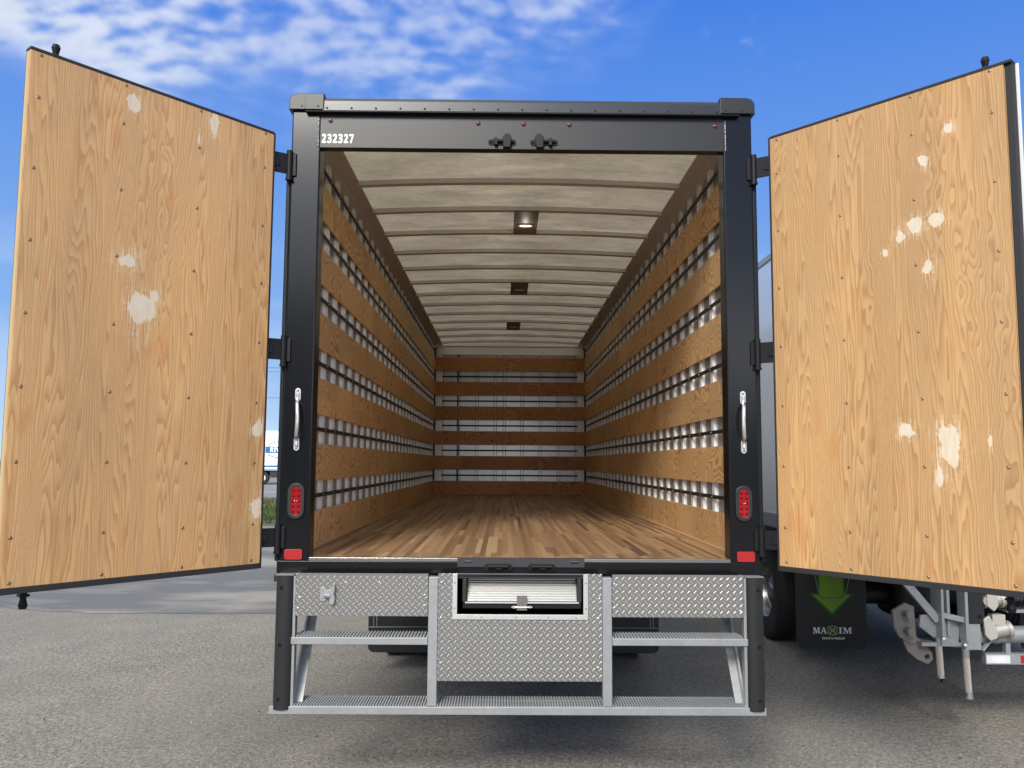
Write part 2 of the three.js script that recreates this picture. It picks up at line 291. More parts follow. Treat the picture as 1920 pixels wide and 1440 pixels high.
// ------------------------------------------------------------------ the open box truck
const truck = thing('box_truck', 'black rear frame of an empty box truck with both plywood-lined doors swung open', 'box truck');
const WI = 1.133, WO = 1.295, WB = 1.214, LEN = 9.0;
const part = (name, geos, mat) => mesh(name, geos, mat, truck, F);

// plywood of the wall boards: peeled veneer with wandering contour figure; tile is 2.44 x 1.22 m
const plyMap = tex(2048, 1024, (u, v) => {
  const x = u * 2.44, y = v * 1.22;
  const f = (a, b) => fbm(a * 2.4 + 3, b * 2.9, 2) + 0.10 * noise(a * 8, b * 10);
  const n = tileN(f, x, y, 2.44, 1.22), ring = n * 12, t = ring - Math.floor(ring);
  const amp = 0.35 + 0.65 * smooth(-0.35, 0.3, tileN((a, b) => fbm(a * 1.4 + 40, b * 1.4, 2), x, y, 2.44, 1.22));
  const late = Math.pow(1 - Math.abs(2 * t - 1), 2.6) * amp, fib = noise(x * 18, y * 420) * 0.5 + noise(x * 60, y * 900) * 0.3;
  const k = 1 + 0.05 * fib + 0.06 * fbm(x * 1.1, y * 2, 2);
  const c = lerp3([219, 180, 128], [161, 116, 70], clamp(late)); return [c[0] * k, c[1] * k, c[2] * k];
});
function plyUV(g, ou, ov) { metricUV(g); const a = g.attributes.uv; for (let i = 0; i < a.count; i++) a.setXY(i, a.getX(i) / 2.44 + ou, a.getY(i) / 1.22 + ov); return g; }
const plyTones = [[1, 1, 1], [0.93, 0.92, 0.90], [1.0, 0.97, 0.93], [0.90, 0.89, 0.88]].map(c => std(c, 0.6, 0, { map: plyMap }));
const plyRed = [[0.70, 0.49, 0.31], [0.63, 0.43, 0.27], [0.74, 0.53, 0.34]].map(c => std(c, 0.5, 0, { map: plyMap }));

// floor of narrow laminated hardwood strips
{
  const floor = part('floor', bx(-WB, WB, -0.06, -0.032, -LEN, -0.03), std([0.12, 0.09, 0.06], 0.8));
  const grain = tex(256, 1024, (u, v) => { const f = (a, b) => 0.5 * noise(a * 26, b * 3) + 0.35 * noise(a * 70, b * 7) + 0.4 * fbm(a * 6, b * 1.5, 3); const h = 222 + 34 * tileN(f, u, v, 1, 1); return [h, h * 0.99, h * 0.975]; });
  const tones = [[188, 150, 106], [176, 137, 96], [165, 126, 86], [152, 113, 76], [140, 101, 69], [171, 129, 92], [158, 116, 84], [126, 90, 63], [98, 71, 56], [206, 170, 124], [182, 146, 108], [146, 109, 80]];
  const weights = [16, 13, 10, 10, 9, 9, 8, 6, 3, 10, 14, 7], wsum = weights.reduce((a, b) => a + b);
  const pickTone = () => { let t = rnd() * wsum; for (let i = 0; i < weights.length; i++) { t -= weights[i]; if (t < 0) return i; } return 0; };
  tones.forEach(c => { const m = (c[0] + c[1] + c[2]) / 3; for (let i = 0; i < 3; i++) c[i] = Math.round(mix(mix(c[i], m, 0.18), [166, 128, 90][i], 0.22) * 1.07); });
  const plankMats = tones.map(c => std(new THREE.Color(`rgb(${c})`).getHex(), 0.46, 0, { map: grain }));
  const unit = [0, 1, 2, 3].map(k => { const g = flat(new THREE.BoxGeometry(1, 1, 1)); g.translate(0, -0.5, -0.5); const p = g.attributes.position, n = g.attributes.normal, a = g.attributes.uv; for (let i = 0; i < p.count; i++) { const x = p.getX(i), z = p.getZ(i); a.setXY(i, (Math.abs(n.getX(i)) > 0.5 ? p.getY(i) : x) * 0.22 + k * 0.25, -z * 0.55 + k * 0.31); } return g; });
  const W = 0.0318, list = [], cols = Math.round(2 * WB / W), w = 2 * WB / cols;
  for (let c = 0; c < cols; c++) { let z = -0.03 - rr(0, 0.3) * (rnd() < 0.8 ? 1 : 0); if (z < -0.03) list.push([c, -0.03, z, pickTone()]); let last = -1; while (z > -LEN) { const l = rr(0.3, 1.9), z2 = Math.max(-LEN, z - l); let t = pickTone(); if (t === last) t = pickTone(); last = t; list.push([c, z, z2, t]); z = z2; } }
  const dist = q => Math.hypot((q[0] + 0.5) * w - WB, 4.56 - q[1]) - 0.35 * (q[1] - q[2]);
  list.sort((a, b) => dist(a) - dist(b));
  const rest = [];
  list.forEach((q, i) => {
    const x = -WB + (q[0] + 0.5) * w, l = q[1] - q[2], y = -0.0003 + rr(-0.0004, 0.0003), g0 = unit[Math.floor(rnd() * 4)];
    const sx = w - (q[0] % 10 === 9 ? 0.0016 : 0.0004), sl = l - 0.0005;
    if (i < 300) { const m = new THREE.Mesh(g0, plankMats[q[3]]); m.name = 'plank'; m.position.set(x, y, q[1]); m.scale.set(sx, 0.03, sl); m.castShadow = m.receiveShadow = true; floor.add(m); }
    else { const g = g0.clone(); g.scale(sx, 0.03, sl); g.translate(x, y, q[1]); const col = new THREE.Color(`rgb(${tones[q[3]]})`), a = new Float32Array(g.attributes.position.count * 3); for (let k = 0; k < a.length; k += 3) { a[k] = col.r; a[k + 1] = col.g; a[k + 2] = col.b; } g.setAttribute('color', new THREE.BufferAttribute(a, 3)); rest.push(g); }
  });
  const far = new THREE.Mesh(mergeGeometries(rest), std([1, 1, 1], 0.46, 0, { map: grain, vertexColors: true })); far.name = 'far_planks'; far.receiveShadow = true; floor.add(stuff(far));
  // threshold
  mesh('threshold', [bx(-WI, WI, -0.016, 0.003, -0.034, 0.003, 0.002)], M.stainless, floor);
}

// side walls: aluminium skin, hat posts a foot apart, plywood boards, tie rails
const BOARD = 0.222, PITCH = 0.4;
const hat = (() => { const g = extrude([[-0.055, 0], [-0.055, -0.0015], [-0.0322, -0.0015], [-0.032, -0.018], [0.032, -0.018], [0.0322, -0.0015], [0.055, -0.0015], [0.055, 0], [0.0302, 0], [0.030, -0.016], [-0.030, -0.016], [-0.0302, 0]], 2.42); g.rotateX(-Math.PI / 2); return metricUV(g, 1); })();  // face towards +z, height along y
for (const s of [-1, 1]) {
  const xs = WB + 0.0315, xo = xs + 0.04, wall = part('side_wall', bx(Math.min(s * xs, s * xo), Math.max(s * xs, s * xo), -0.06, 2.44, -LEN - 0.05, -0.121), M.wallSkin);
  const nPost = 29;
  for (let i = 0; i < nPost; i++) { const m = new THREE.Mesh(hat, M.aluWall); m.name = 'wall_post'; m.rotation.y = -s * Math.PI / 2; m.position.set(s * (xs - 0.0005), 0, -0.42 - i * 0.302); m.castShadow = m.receiveShadow = true; wall.add(m); }
  for (let k = 0; k < 6; k++) {
    const cuts = [-0.122, -2.52, -4.96, -7.4, -LEN + 0.014];
    for (let j = 0; j < 4; j++) { const m = mesh('board', plyUV(bx(s > 0 ? WB : -WB - 0.0125, s > 0 ? WB + 0.0125 : -WB, k * PITCH + (k ? 0 : 0.001), k * PITCH + BOARD, cuts[j + 1] + 0.0012, cuts[j] - 0.0012, 0), 0.37 * j + 0.21 * k + (s > 0 ? 0.5 : 0), 0.13 * k + 0.29 * j), plyTones[(k + j * 3 + (s > 0 ? 1 : 0)) % 4], wall); m.receiveShadow = true; }
  }
  for (let k = 0; k < 6; k++) { const y = k < 5 ? k * PITCH + BOARD + 0.089 : 2.315; mesh('tie_rail', bx(s > 0 ? WB + 0.002 : -WB - 0.013, s > 0 ? WB + 0.013 : -WB - 0.002, y - 0.012, y + 0.012, -LEN + 0.1, -0.123, 0.002), M.rail, wall); }
  const scr = []; for (let i = 0; i < nPost; i++) for (let k = 0; k < 6; k++) scr.push(dome(s * (WB + 0.002), k < 5 ? k * PITCH + BOARD + 0.089 : 2.315, -0.42 - i * 0.302, 0.0055, s > 0 ? '-x' : 'x', 0.6, 6, 3));
  stuff(mesh('rail_screws', scr, M.zinc, wall));
  mesh('cove_trim', bx(s > 0 ? WB - 0.012 : -WB, s > 0 ? WB : -WB + 0.012, 0.001, 0.013, -LEN + 0.02, -0.122), std([0.52, 0.36, 0.19], 0.55), wall);
  // top rail, stepped inwards under the roof
  const pr = extrude([[0, 0], [-0.03, 0.012], [-0.062, 0.016], [-0.064, 0.024], [-0.160, 0.031], [-0.160, 0.038], [0.022, 0.038], [0.022, 0]], LEN - 0.13); if (s < 0) { pr.scale(-1, 1, 1); const ix = pr.attributes.position.array; for (let i = 0; i < ix.length; i += 9) for (let c = 0; c < 3; c++) { const t = ix[i + 3 + c]; ix[i + 3 + c] = ix[i + 6 + c]; ix[i + 6 + c] = t; } pr.computeVertexNormals(); }
  pr.translate(s * 1.262, 2.398, -LEN); mesh('top_rail', metricUV(pr), M.aluDull, wall);
}
// front wall
{
  const zf = -LEN, wall = part('front_wall', bx(-1.262, 1.262, -0.06, 2.44, zf - 0.08, zf - 0.05), M.chassis);
  const fx = px => (px - 955.6) / 1570 * 13.57, joints = [828, 859, 894, 928.5, 945.5, 979, 1013.5, 1047.5, 1081].map(fx);
  joints.forEach((x, i) => { mesh('wall_post', bx(x - 0.018, x + 0.018, 0, 2.36, zf - 0.049, zf - 0.030, 0.002), M.aluFront, wall); if (i < 8) mesh('wall_panel', bx(x + 0.025, joints[i + 1] - 0.025, 0, 2.30, zf - 0.049, zf - 0.040), M.aluFront, wall); });
  for (const sx of [-1, 1]) mesh('corner_post', bx(sx > 0 ? 1.10 : -1.213, sx > 0 ? 1.213 : -1.10, 0.01, 2.36, zf - 0.05, zf - 0.028, 0.01), M.aluWall, wall);
  for (let k = 0; k < 6; k++) {
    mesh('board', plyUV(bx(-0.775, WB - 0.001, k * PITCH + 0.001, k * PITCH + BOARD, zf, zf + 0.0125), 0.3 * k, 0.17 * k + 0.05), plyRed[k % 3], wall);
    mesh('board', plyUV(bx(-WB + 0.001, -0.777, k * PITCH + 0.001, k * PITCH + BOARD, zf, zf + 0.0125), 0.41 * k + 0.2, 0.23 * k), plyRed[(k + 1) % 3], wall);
    if (k < 5) mesh('tie_rail', bx(-1.10, 1.10, k * PITCH + BOARD + 0.077, k * PITCH + BOARD + 0.101, zf - 0.027, zf - 0.012), M.rail, wall);
  }
  mesh('cable', tube([[-0.84, 0.0, zf - 0.015], [-0.835, 0.9, zf - 0.015], [-0.845, 1.7, zf - 0.015], [-0.835, 2.3, zf - 0.015]], 0.011, 20, 6), M.rail, wall);
  const scr = []; for (const px of [859, 894, 928.5, 945.5, 979, 1013.5, 1047.5]) for (let k = 0; k < 6; k++) for (const e of [0.022, BOARD - 0.022]) if (rnd() < 0.7) scr.push(dome((px - 955.6) / 1570 * 13.57, k * PITCH + e, zf + 0.0125, 0.007, 'z', 0.6, 6, 3));
  stuff(mesh('board_screws', scr, M.zinc, wall));
  mesh('header_panel', [bx(-1.19, 1.19, 2.262, 2.40, zf - 0.03, zf - 0.005, 0.008), bx(-1.2, 1.2, 2.40, 2.475, zf - 0.06, zf + 0.02, 0.012)], M.aluWall, wall);
}
// translucent fibreglass roof on arched bows
const arch = x => -0.03 * (x / 1.1) ** 2;
{
  const fibre = tex(1024, 1024, (u, v) => {
    const f = (a, b) => 0.55 * fbm(a * 6, b * 15, 4) + 0.35 * noise(a * 36, b * 90) + 0.45 * fbm(a * 3, b * 5 + 7, 3), g = (a, b) => fbm(a * 4 + 20, b * 7, 3);
    const k = tileN(f, u, v, 1, 1), r = tileN(g, u, v, 1, 1), h = 192 + 84 * k; return [h * (1.0 + 0.02 * r), h * 0.94, h * (0.80 - 0.03 * r)];
  });
  const n = 16, pos = [], uv = [], idx = [];
  for (let j = 0; j < 2; j++) for (let i = 0; i <= n; i++) { const x = -1.115 + 2.23 * i / n; pos.push(x, 2.466 + arch(x), j ? -LEN - 0.03 : -0.04); uv.push(x / 2.2, (j ? LEN : 0) / 2.2); }
  for (let i = 0; i < n; i++) idx.push(i, i + n + 1, i + 1, i + 1, i + n + 1, i + n + 2);
  const g = new THREE.BufferGeometry(); g.setAttribute('position', new THREE.Float32BufferAttribute(pos, 3)); g.setAttribute('uv', new THREE.Float32BufferAttribute(uv, 2)); g.setIndex(idx); g.computeVertexNormals();
  const roof = new THREE.Mesh(g, phys([0.9, 0.9, 0.9], 1, 0, { map: fibre, transmission: 0.42, thickness: 0, side: THREE.DoubleSide })); roof.name = 'roof'; roof.position.y = F; roof.castShadow = roof.receiveShadow = true; truck.add(roof);
  const bow = (() => { const seg = []; for (let i = 0; i < 18; i++) { const x0 = -1.105 + 2.21 * i / 18, x1 = -1.105 + 2.21 * (i + 1) / 18; const q = bx(x0, x1, -0.034, -0.002, -0.028, 0.028); const p = q.attributes.position; for (let k = 0; k < p.count; k++) p.setY(k, p.getY(k) + arch(p.getX(k))); seg.push(q); } const m = mergeGeometries(seg); m.computeVertexNormals(); return m; })();
  for (let k = 0; k < 13; k++) { const m = new THREE.Mesh(bow, M.aluDull); m.name = 'roof_bow'; m.position.set(0, 2.465, -1.06 - 0.635 * k); m.castShadow = m.receiveShadow = true; roof.add(m); }
  const plateMat = std([0.20, 0.16, 0.12], 0.55, 0.2), lensMat = phys([0.62, 0.58, 0.5], 0.3, 0);
  const lit = new THREE.MeshStandardMaterial({ color: 0xffffff, emissive: new THREE.Color(1, 0.97, 0.9), emissiveIntensity: 2.2, roughness: 0.4 });
  [[1, 0.07], [5, 0.065], [9, 0.03]].forEach(([k, x], i) => {
    const z0 = -1.06 - 0.635 * k + 0.02, z1 = z0 - 0.655, y = 2.4275, zc = (z0 + z1) / 2 - 0.02;
    const pl = part('ceiling_light', bx(x - 0.095, x + 0.095, y - 0.004, y, z1, z0, 0.0015), plateMat);
    const el = (rx, rz, y0, y1) => { const q = extrude(stadium(0, 0, rz, rx, 10), y1 - y0, [], 0); q.rotateX(Math.PI / 2); q.rotateY(Math.PI / 2); q.translate(x, y1, zc); return q; };
    mesh('lens', el(0.115, 0.05, y - 0.016, y - 0.004), lensMat, pl);
    if (i === 0) { mesh('glowing_tube', el(0.085, 0.022, y - 0.019, y - 0.016), lit, pl); const L = new THREE.PointLight(new THREE.Color(1, 0.95, 0.86), 0.02, 0, 2); L.position.set(x, y - 0.05, zc); L.castShadow = true; pl.add(L); }
  });
}

// rear frame
{
  for (const s of [-1, 1]) {
    const a = s > 0 ? WI : -WO, b = s > 0 ? WO : -WI;
    const post = part('rear_post', [bx(a, b, -0.08, 2.49, -0.12, 0, 0.009)], M.black);
    // inner return and the upright seal channel along the hinge side
    mesh('hinge_channel', bx(s > 0 ? WO + 0.001 : -WO - 0.026, s > 0 ? WO + 0.026 : -WO - 0.001, -0.02, 2.10, -0.07, -0.012, 0.008), M.blackTrim, post);
    // grab handle
    const hx = s * 1.215, hz = 0.004;
    mesh('grab_handle', [tube([[hx, 0.885, hz + 0.006], [hx, 0.845, hz + 0.008], [hx - s * 0.006, 0.825, hz + 0.035], [hx - s * 0.012, 0.79, hz + 0.052], [hx - s * 0.014, 0.74, hz + 0.055], [hx - s * 0.012, 0.69, hz + 0.052], [hx - s * 0.006, 0.655, hz + 0.035], [hx, 0.635, hz + 0.008], [hx, 0.6, hz + 0.006]], 0.0105, 48, 10), extrude(stadium(hx, 0.876, 0.029, 0.072), 0.006).translate(0, 0, 0.0005), extrude(stadium(hx, 0.608, 0.029, 0.072), 0.006).translate(0, 0, 0.0005)], M.chrome, post);
    mesh('handle_bolts', [0.898, 0.862, 0.622, 0.586].map(y => dome(hx, y, 0.0065, 0.008, 'z', 0.5)), M.galvDark, post);
    // oval tail lamp in a rubber grommet
    const lamp = part('tail_lamp', [extrude(stadium(s * 1.208, 0.302, 0.085, 0.186, 16), 0.008, [stadium(s * 1.208, 0.302, 0.058, 0.158, 14)], 0.003).translate(0, 0, 0.003)], M.rubber);
    mesh('lens', extrude(stadium(s * 1.208, 0.302, 0.0575, 0.1575, 14), 0.010, [], 0.002), M.redLens, lamp);
    const leds = []; for (let r = 0; r < 5; r++) for (const c of [-1, 1]) leds.push(dome(s * 1.208 + c * 0.0145, 0.302 + (r - 2) * 0.028, 0.012, 0.0095, 'z', 0.45, 12, 4));
    mesh('lens_domes', leds, M.redLensDark, lamp);
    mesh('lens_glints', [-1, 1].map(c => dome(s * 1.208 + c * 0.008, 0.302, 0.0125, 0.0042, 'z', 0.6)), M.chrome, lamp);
    part('reflector', extrude([[0, 0.006], [0.006, 0], [0.088, 0], [0.094, 0.006], [0.094, 0.046], [0.088, 0.052], [0.006, 0.052], [0, 0.046]], 0.005, [], 0.001).translate(s * 1.215 - 0.047, -0.008, 0.002), M.redReflector);
    // roof corner cap
    part('corner_cap', [(() => { const o = s > 0 ? 1 : -1, g = extrude([[1.119, 2.484], [1.306, 2.484], [1.306, 2.530], [1.301, 2.548], [1.288, 2.562], [1.266, 2.569], [1.119, 2.570]].map(([x, y]) => [x, y]), 0.13, [], 0.004); if (o < 0) { g.rotateY(Math.PI); g.translate(0, 0, 0.13); } g.translate(0, 0, -0.112); return g; })(), bx(s * 1.2225 - 0.002, s * 1.2225 + 0.002, 2.49, 2.562, 0.018, 0.0245), ...[1.146, 1.238].map(x => dome(s * x, 2.5, 0.022, 0.0055))], M.blackCoat);
    // hinges: knuckle on the post, strap to the door
    for (const [y0, y1] of [[2.095, 2.235], [1.052, 1.192], [0.046, 0.172]]) {
      const h = part('hinge', [cyl([s * 1.298, y0 - 0.012, 0.016], [s * 1.298, y1 + 0.006, 0.016], 0.017, 14), cyl([s * 1.298, y0 - 0.024, 0.016], [s * 1.298, y0 - 0.012, 0.016], 0.021, 6), bx(Math.min(s * 1.262, s * 1.298), Math.max(s * 1.262, s * 1.298), y0 + 0.004, y1 - 0.006, 0.001, 0.012, 0.003)], M.blackTrim);
      mesh('strap', [bar([s * 1.298, (y0 + y1) / 2, 0.012], [s * 1.40, (y0 + y1) / 2, 0.078], 0.010, y1 - y0 - 0.026, 0.002), bar([s * 1.345, (y0 + y1) / 2, 0.052], [s * 1.39, (y0 + y1) / 2, 0.082], 0.006, 0.045, 0.002)], M.blackTrim, h);
    }
  }
  const head = part('header', [bx(-WI - 0.012, WI + 0.012, 2.268, 2.49, -0.062, -0.003, 0.004)], M.blackCoat);
  // weld beads beside the posts
  for (const s of [-1, 1]) { const pts = []; for (let i = 0; i <= 26; i++) pts.push([s * (WI + 0.013) + rr(-0.0012, 0.0012), 2.27 + i * 0.0068, -0.0005 + rr(-0.0012, 0.0012)]); mesh('weld_bead', tube(pts, 0.0042, 60, 6), std([0.20, 0.20, 0.21], 0.3, 0.8), head); }
  mesh('gutter', [bx(-1.215, 1.22, 2.4625, 2.468, -0.002, 0.036, 0.0015), bx(-1.2, 1.2, 2.4665, 2.473, 0.004, 0.018)], M.blackTrim, head);
  mesh('roof_rail', [(() => { const g = extrude([[0, 0], [0.028, 0], [0.030, 0.006], [0.030, 0.012], [0.024, 0.013], [0.024, 0.062], [0.021, 0.072], [0.014, 0.081], [0.002, 0.087], [-0.06, 0.089], [-0.06, 0]], 2.24); g.rotateY(-Math.PI / 2); g.translate(1.12, 2.472, -0.010); return metricUV(g); })()], phys([0.014, 0.015, 0.018], 0.28, 0, { clearcoat: 0.5, clearcoatRoughness: 0.08 }), head);
  mesh('rail_rivets', [...Array(17)].map((_, i) => dome(-1.098 + i * 0.1372, 2.492, 0.0142, 0.0068, 'z', 0.8)), M.blackMatt, head);
  for (const [px, y] of [[-1.079, 2.425], [-0.248, 2.418], [0.008, 2.416], [0.266, 2.415], [1.09, 2.415]]) mesh('marker_lamp', [dome(px, y, -0.003, 0.0125, 'z', 0.9, 16, 8), cyl([px, y, -0.004], [px, y, -0.001], 0.014, 16)], M.marker, head);
  mesh('number_decal', [...'232327'].map((ch, i) => text(ch, sansBold, 0.050, -1.127 + i * 0.0309, 2.297, -0.0029, 1, 0.0245, 0.0016)), M.decal, head);
  for (const s of [-1, 1]) {                        // lock-rod keepers
    const c = s < 0 ? -0.113 : 0.123, k = [extrude(stadium(0, 0, 0.032, 0.158), 0.006).rotateZ(Math.PI / 2).translate(c, 2.309, -0.003)];
    k.push(cyl([c - 0.05, 2.312, 0.014], [c + 0.06, 2.312, 0.014], 0.009, 10));
    const j = s < 0 ? c + 0.028 : c - 0.028, q = s < 0 ? c - 0.035 : c + 0.035;
    k.push(extrude([[-0.02, -0.036], [0.012, -0.038], [0.018, -0.02], [0.02, 0.022], [0.012, 0.036], [-0.008, 0.036], [-0.022, 0.02]].map(([x, y]) => [s * -x, y]), 0.028, [], 0.003).translate(j, 2.309, 0.002), bx(q - 0.01, q + 0.01, 2.287, 2.33, 0.002, 0.022, 0.004));
    mesh('lock_keeper', k, M.blackTrim, head); mesh('keeper_bolts', [c - 0.064, c + 0.064].map(x => dome(x, 2.309, 0.003, 0.0095, 'z', 0.8)), M.blackTrim, head);
  }
  const sill = part('sill', [bx(-WO - 0.008, WO + 0.008, -0.08, -0.0155, -0.12, 0.002, 0.004)], M.black);
  const slot = (x) => [[x - 0.019, -0.0165], [x + 0.019, -0.0165], [x + 0.019, -0.0035], [x - 0.019, -0.0035]].map(([a, b]) => [a, b - 0.006]);
  mesh('latch_plate', extrude([[-0.335, -0.042], [0.345, -0.042], [0.345, 0.001], [0.340, 0.004], [-0.335, 0.004]], 0.008, [slot(-0.278), slot(0.292)]).translate(0, 0, 0.0045), phys([0.05, 0.053, 0.058], 0.4, 0.3), sill);
  for (const s of [-1, 1]) { const c = s < 0 ? -0.118 : 0.115, k = [extrude([[-0.078, 0], [-0.062, 0.016], [0.062, 0.016], [0.078, 0], [0.062, -0.016], [-0.062, -0.016]], 0.012, [], 0.002).translate(c, -0.042, 0.013), cyl([c - 0.055, -0.037, 0.036], [c + 0.055, -0.037, 0.036], 0.011, 10), bx(c - 0.012, c + 0.022, -0.056, -0.03, 0.02, 0.045, 0.005), bx(c - 0.05, c - 0.03, -0.054, -0.032, 0.02, 0.04, 0.005)]; mesh('lock_keeper', k, M.blackTrim, sill); }
  part('side_sill', [bx(-1.292, -1.262, -0.12, -0.061, -LEN, -0.13), bx(1.262, 1.292, -0.12, -0.061, -LEN, -0.13)], M.chassis);
}

// rear doors, each swung past the frame on its hinges
const SWING = 49.4 * D2R;
for (const s of [-1, 1]) {
  const w = s < 0 ? 1.238 : 1.176, yb = -0.018, yt = 2.305, T = 0.05;
  const X = (a, b) => s > 0 ? [a, b] : [-b, -a];     // a from hinge to free edge
  const bxd = (a, b, y0, y1, z0, z1, bev) => { const [p, q] = X(a, b); return bx(p, q, y0, y1, z0, z1, bev); };
  const free = s > 0 ? 0.034 : 0.0025;
  const door = mesh('rear_door', [bxd(-0.014, 0.0, yb - 0.028, yt + 0.012, -T, -0.004, 0.002), bxd(0, w + free, yb - 0.028, yb - 0.001, -T, 0.004, 0.003), bxd(0, w + free, yt + 0.001, yt + 0.014, -T, 0.003, 0.002), s > 0 ? bxd(w + 0.002, w + free, yb, yt, -T, -0.012, 0.003) : bxd(w - 0.03, w + 0.0005, yb, yt, -T, -T + 0.005)], M.blackMatt, truck);
  door.position.set(s * 1.368, F, 0.09); door.rotation.y = -s * SWING;
  const sm = s < 0 ? [[0.78, 2.216, 0.035, 0.05], [0.358, 2.25, 0.03, 0.07], [0.775, 1.45, 0.045, 0.04], [0.69, 1.23, 0.075, 0.085], [0.63, 1.30, 0.03, 0.03], [0.04, 0.676, 0.035, 0.05], [0.028, 0.275, 0.035, 0.055], [0.44, 2.15, 0.008, 0.03]]
    : [[0.933, 2.081, 0.026, 0.024], [0.811, 1.963, 0.03, 0.03], [0.855, 1.668, 0.045, 0.035], [0.765, 1.655, 0.04, 0.035], [0.69, 1.615, 0.03, 0.03], [0.615, 1.55, 0.02, 0.02], [0.816, 1.45, 0.026, 0.05], [0.685, 0.678, 0.045, 0.034], [0.88, 0.60, 0.055, 0.10], [0.83, 0.46, 0.02, 0.05], [1.05, 0.62, 0.012, 0.03]];
  const map = doorTexture(w, yt - yb, s < 0 ? 2.7 : 9.3, sm.map(q => [s > 0 ? q[0] : w - q[0], q[1] - yb, q[2], q[3]]), s > 0 ? 0.94 : 1.0);
  const pg = bxd(0.001, w, yb, yt, -0.014, 0); { const p = pg.attributes.position, a = pg.attributes.uv, [x0, x1] = X(0, w); for (let i = 0; i < p.count; i++) a.setXY(i, (p.getX(i) - x0) / (x1 - x0), (p.getY(i) - yb) / (yt - yb)); }
  mesh('plywood_panel', pg, std([1, 1, 1], 0.55, 0, { map }), door);
  mesh('core', bxd(0.002, w + 0.001, yb, yt, -T + 0.006, -0.0145), std([0.5, 0.38, 0.2], 0.8), door);
  mesh('outer_skin', bxd(-0.01, s > 0 ? w + free + 0.012 : w - 0.012, yb - 0.02, yt + 0.008, -T - 0.008, -T - 0.0005, 0.002), M.white, door);
  const cols = s < 0 ? [0.052, 0.435, 0.82, 1.198] : [0.04, 0.395, 0.763, 1.12];
  const sg = mergeGeometries([dome(0, 0, 0, 0.0075, 'z', 0.45, 10, 4), flat(new THREE.TorusGeometry(0.0085, 0.0018, 5, 12))]);
  const scM = std([0.36, 0.25, 0.17], 0.35, 0.85);
  for (const c of cols) for (let r = -1; r < 9; r++) { const y = r < 0 ? yb + 0.02 : r > 7 ? yt - 0.012 : 0.185 + 0.3195 * r; if (r === 7) continue; const m = new THREE.Mesh(sg, scM); m.name = 'screw'; m.position.set(X(c, c)[0] + rr(-0.003, 0.003), y + rr(-0.003, 0.003), 0.0003); m.rotation.z = rr(0, 6); m.scale.setScalar(0.8); m.castShadow = true; door.add(m); }
  // lock rod on the outside with its cam ends above and below the door
  const rx = s < 0 ? -1.108 : 1.077, cam = (y, d) => [cyl([rx, y, -T - 0.03], [rx, y + d * 0.03, -T - 0.03], 0.014, 10), bx(rx - 0.02, rx + 0.02, Math.min(y + d * 0.012, y + d * 0.024), Math.max(y + d * 0.012, y + d * 0.024), -T - 0.052, -T - 0.008, 0.004), cyl([rx, y + d * 0.024, -T - 0.03], [rx, y + d * 0.058, -T - 0.03], 0.011, 8, 0.019), cyl([rx, y + d * 0.058, -T - 0.03], [rx, y + d * 0.076, -T - 0.03], 0.02, 6, 0.015)];
  mesh('lock_rod', [cyl([rx, yb - 0.03, -T - 0.03], [rx, yt + 0.02, -T - 0.03], 0.014, 10), ...cam(yt + 0.02, 1), ...cam(yb - 0.03, -1)], M.blackTrim, door);
}

// rear step bumper
const ZB = 0.12;
function treadPlate(x0, x1, y0, y1, hole, name = 'tread_plate') {
  const sheet = extrude([[x0, y0], [x1, y0], [x1, y1], [x0, y1]], 0.004, hole ? [hole.map(q => q)] : []).translate(0, 0, ZB - 0.014);
  const plate = part(name, sheet, M.tread);
  const a = 0.0138, b = 0.0029, h = 0.0021, one = new THREE.BufferGeometry();
  const V = [[-a, 0, 0], [-a * 0.4, -b, 0], [a * 0.4, -b, 0], [a, 0, 0], [a * 0.4, b, 0], [-a * 0.4, b, 0], [-a * 0.35, 0, h], [a * 0.35, 0, h]], I = [0, 1, 6, 1, 2, 7, 1, 7, 6, 2, 3, 7, 3, 4, 7, 4, 5, 6, 4, 6, 7, 5, 0, 6];
  one.setAttribute('position', new THREE.Float32BufferAttribute(I.flatMap(i => V[i]), 3)); one.computeVertexNormals(); one.setAttribute('uv', new THREE.Float32BufferAttribute(new Float32Array(I.length * 2), 2));
  const A = one.clone().rotateZ(0.80), B = one.clone().rotateZ(-0.80), list = [], p = 0.0343;
  const inHole = (x, y) => hole && x > hole[0][0] - 0.006 && x < hole[1][0] + 0.006 && y > hole[0][1] - 0.006 && y < hole[2][1] + 0.006;
  for (let j = 0; j * p / 2 < y1 - y0; j++) for (let i = 0; i * p < x1 - x0 + p; i++) { const x = x0 + 0.004 + (i + (j % 2) * 0.5) * p, y = y0 + 0.008 + j * p / 2; if (x > x1 - 0.004 || y > y1 - 0.006 || inHole(x, y)) continue; list.push((j % 2 ? A : B).clone().translate(x, y, ZB - 0.0101)); }
  stuff(mesh('tread_bars', list, M.treadBar, plate)); return plate;
}
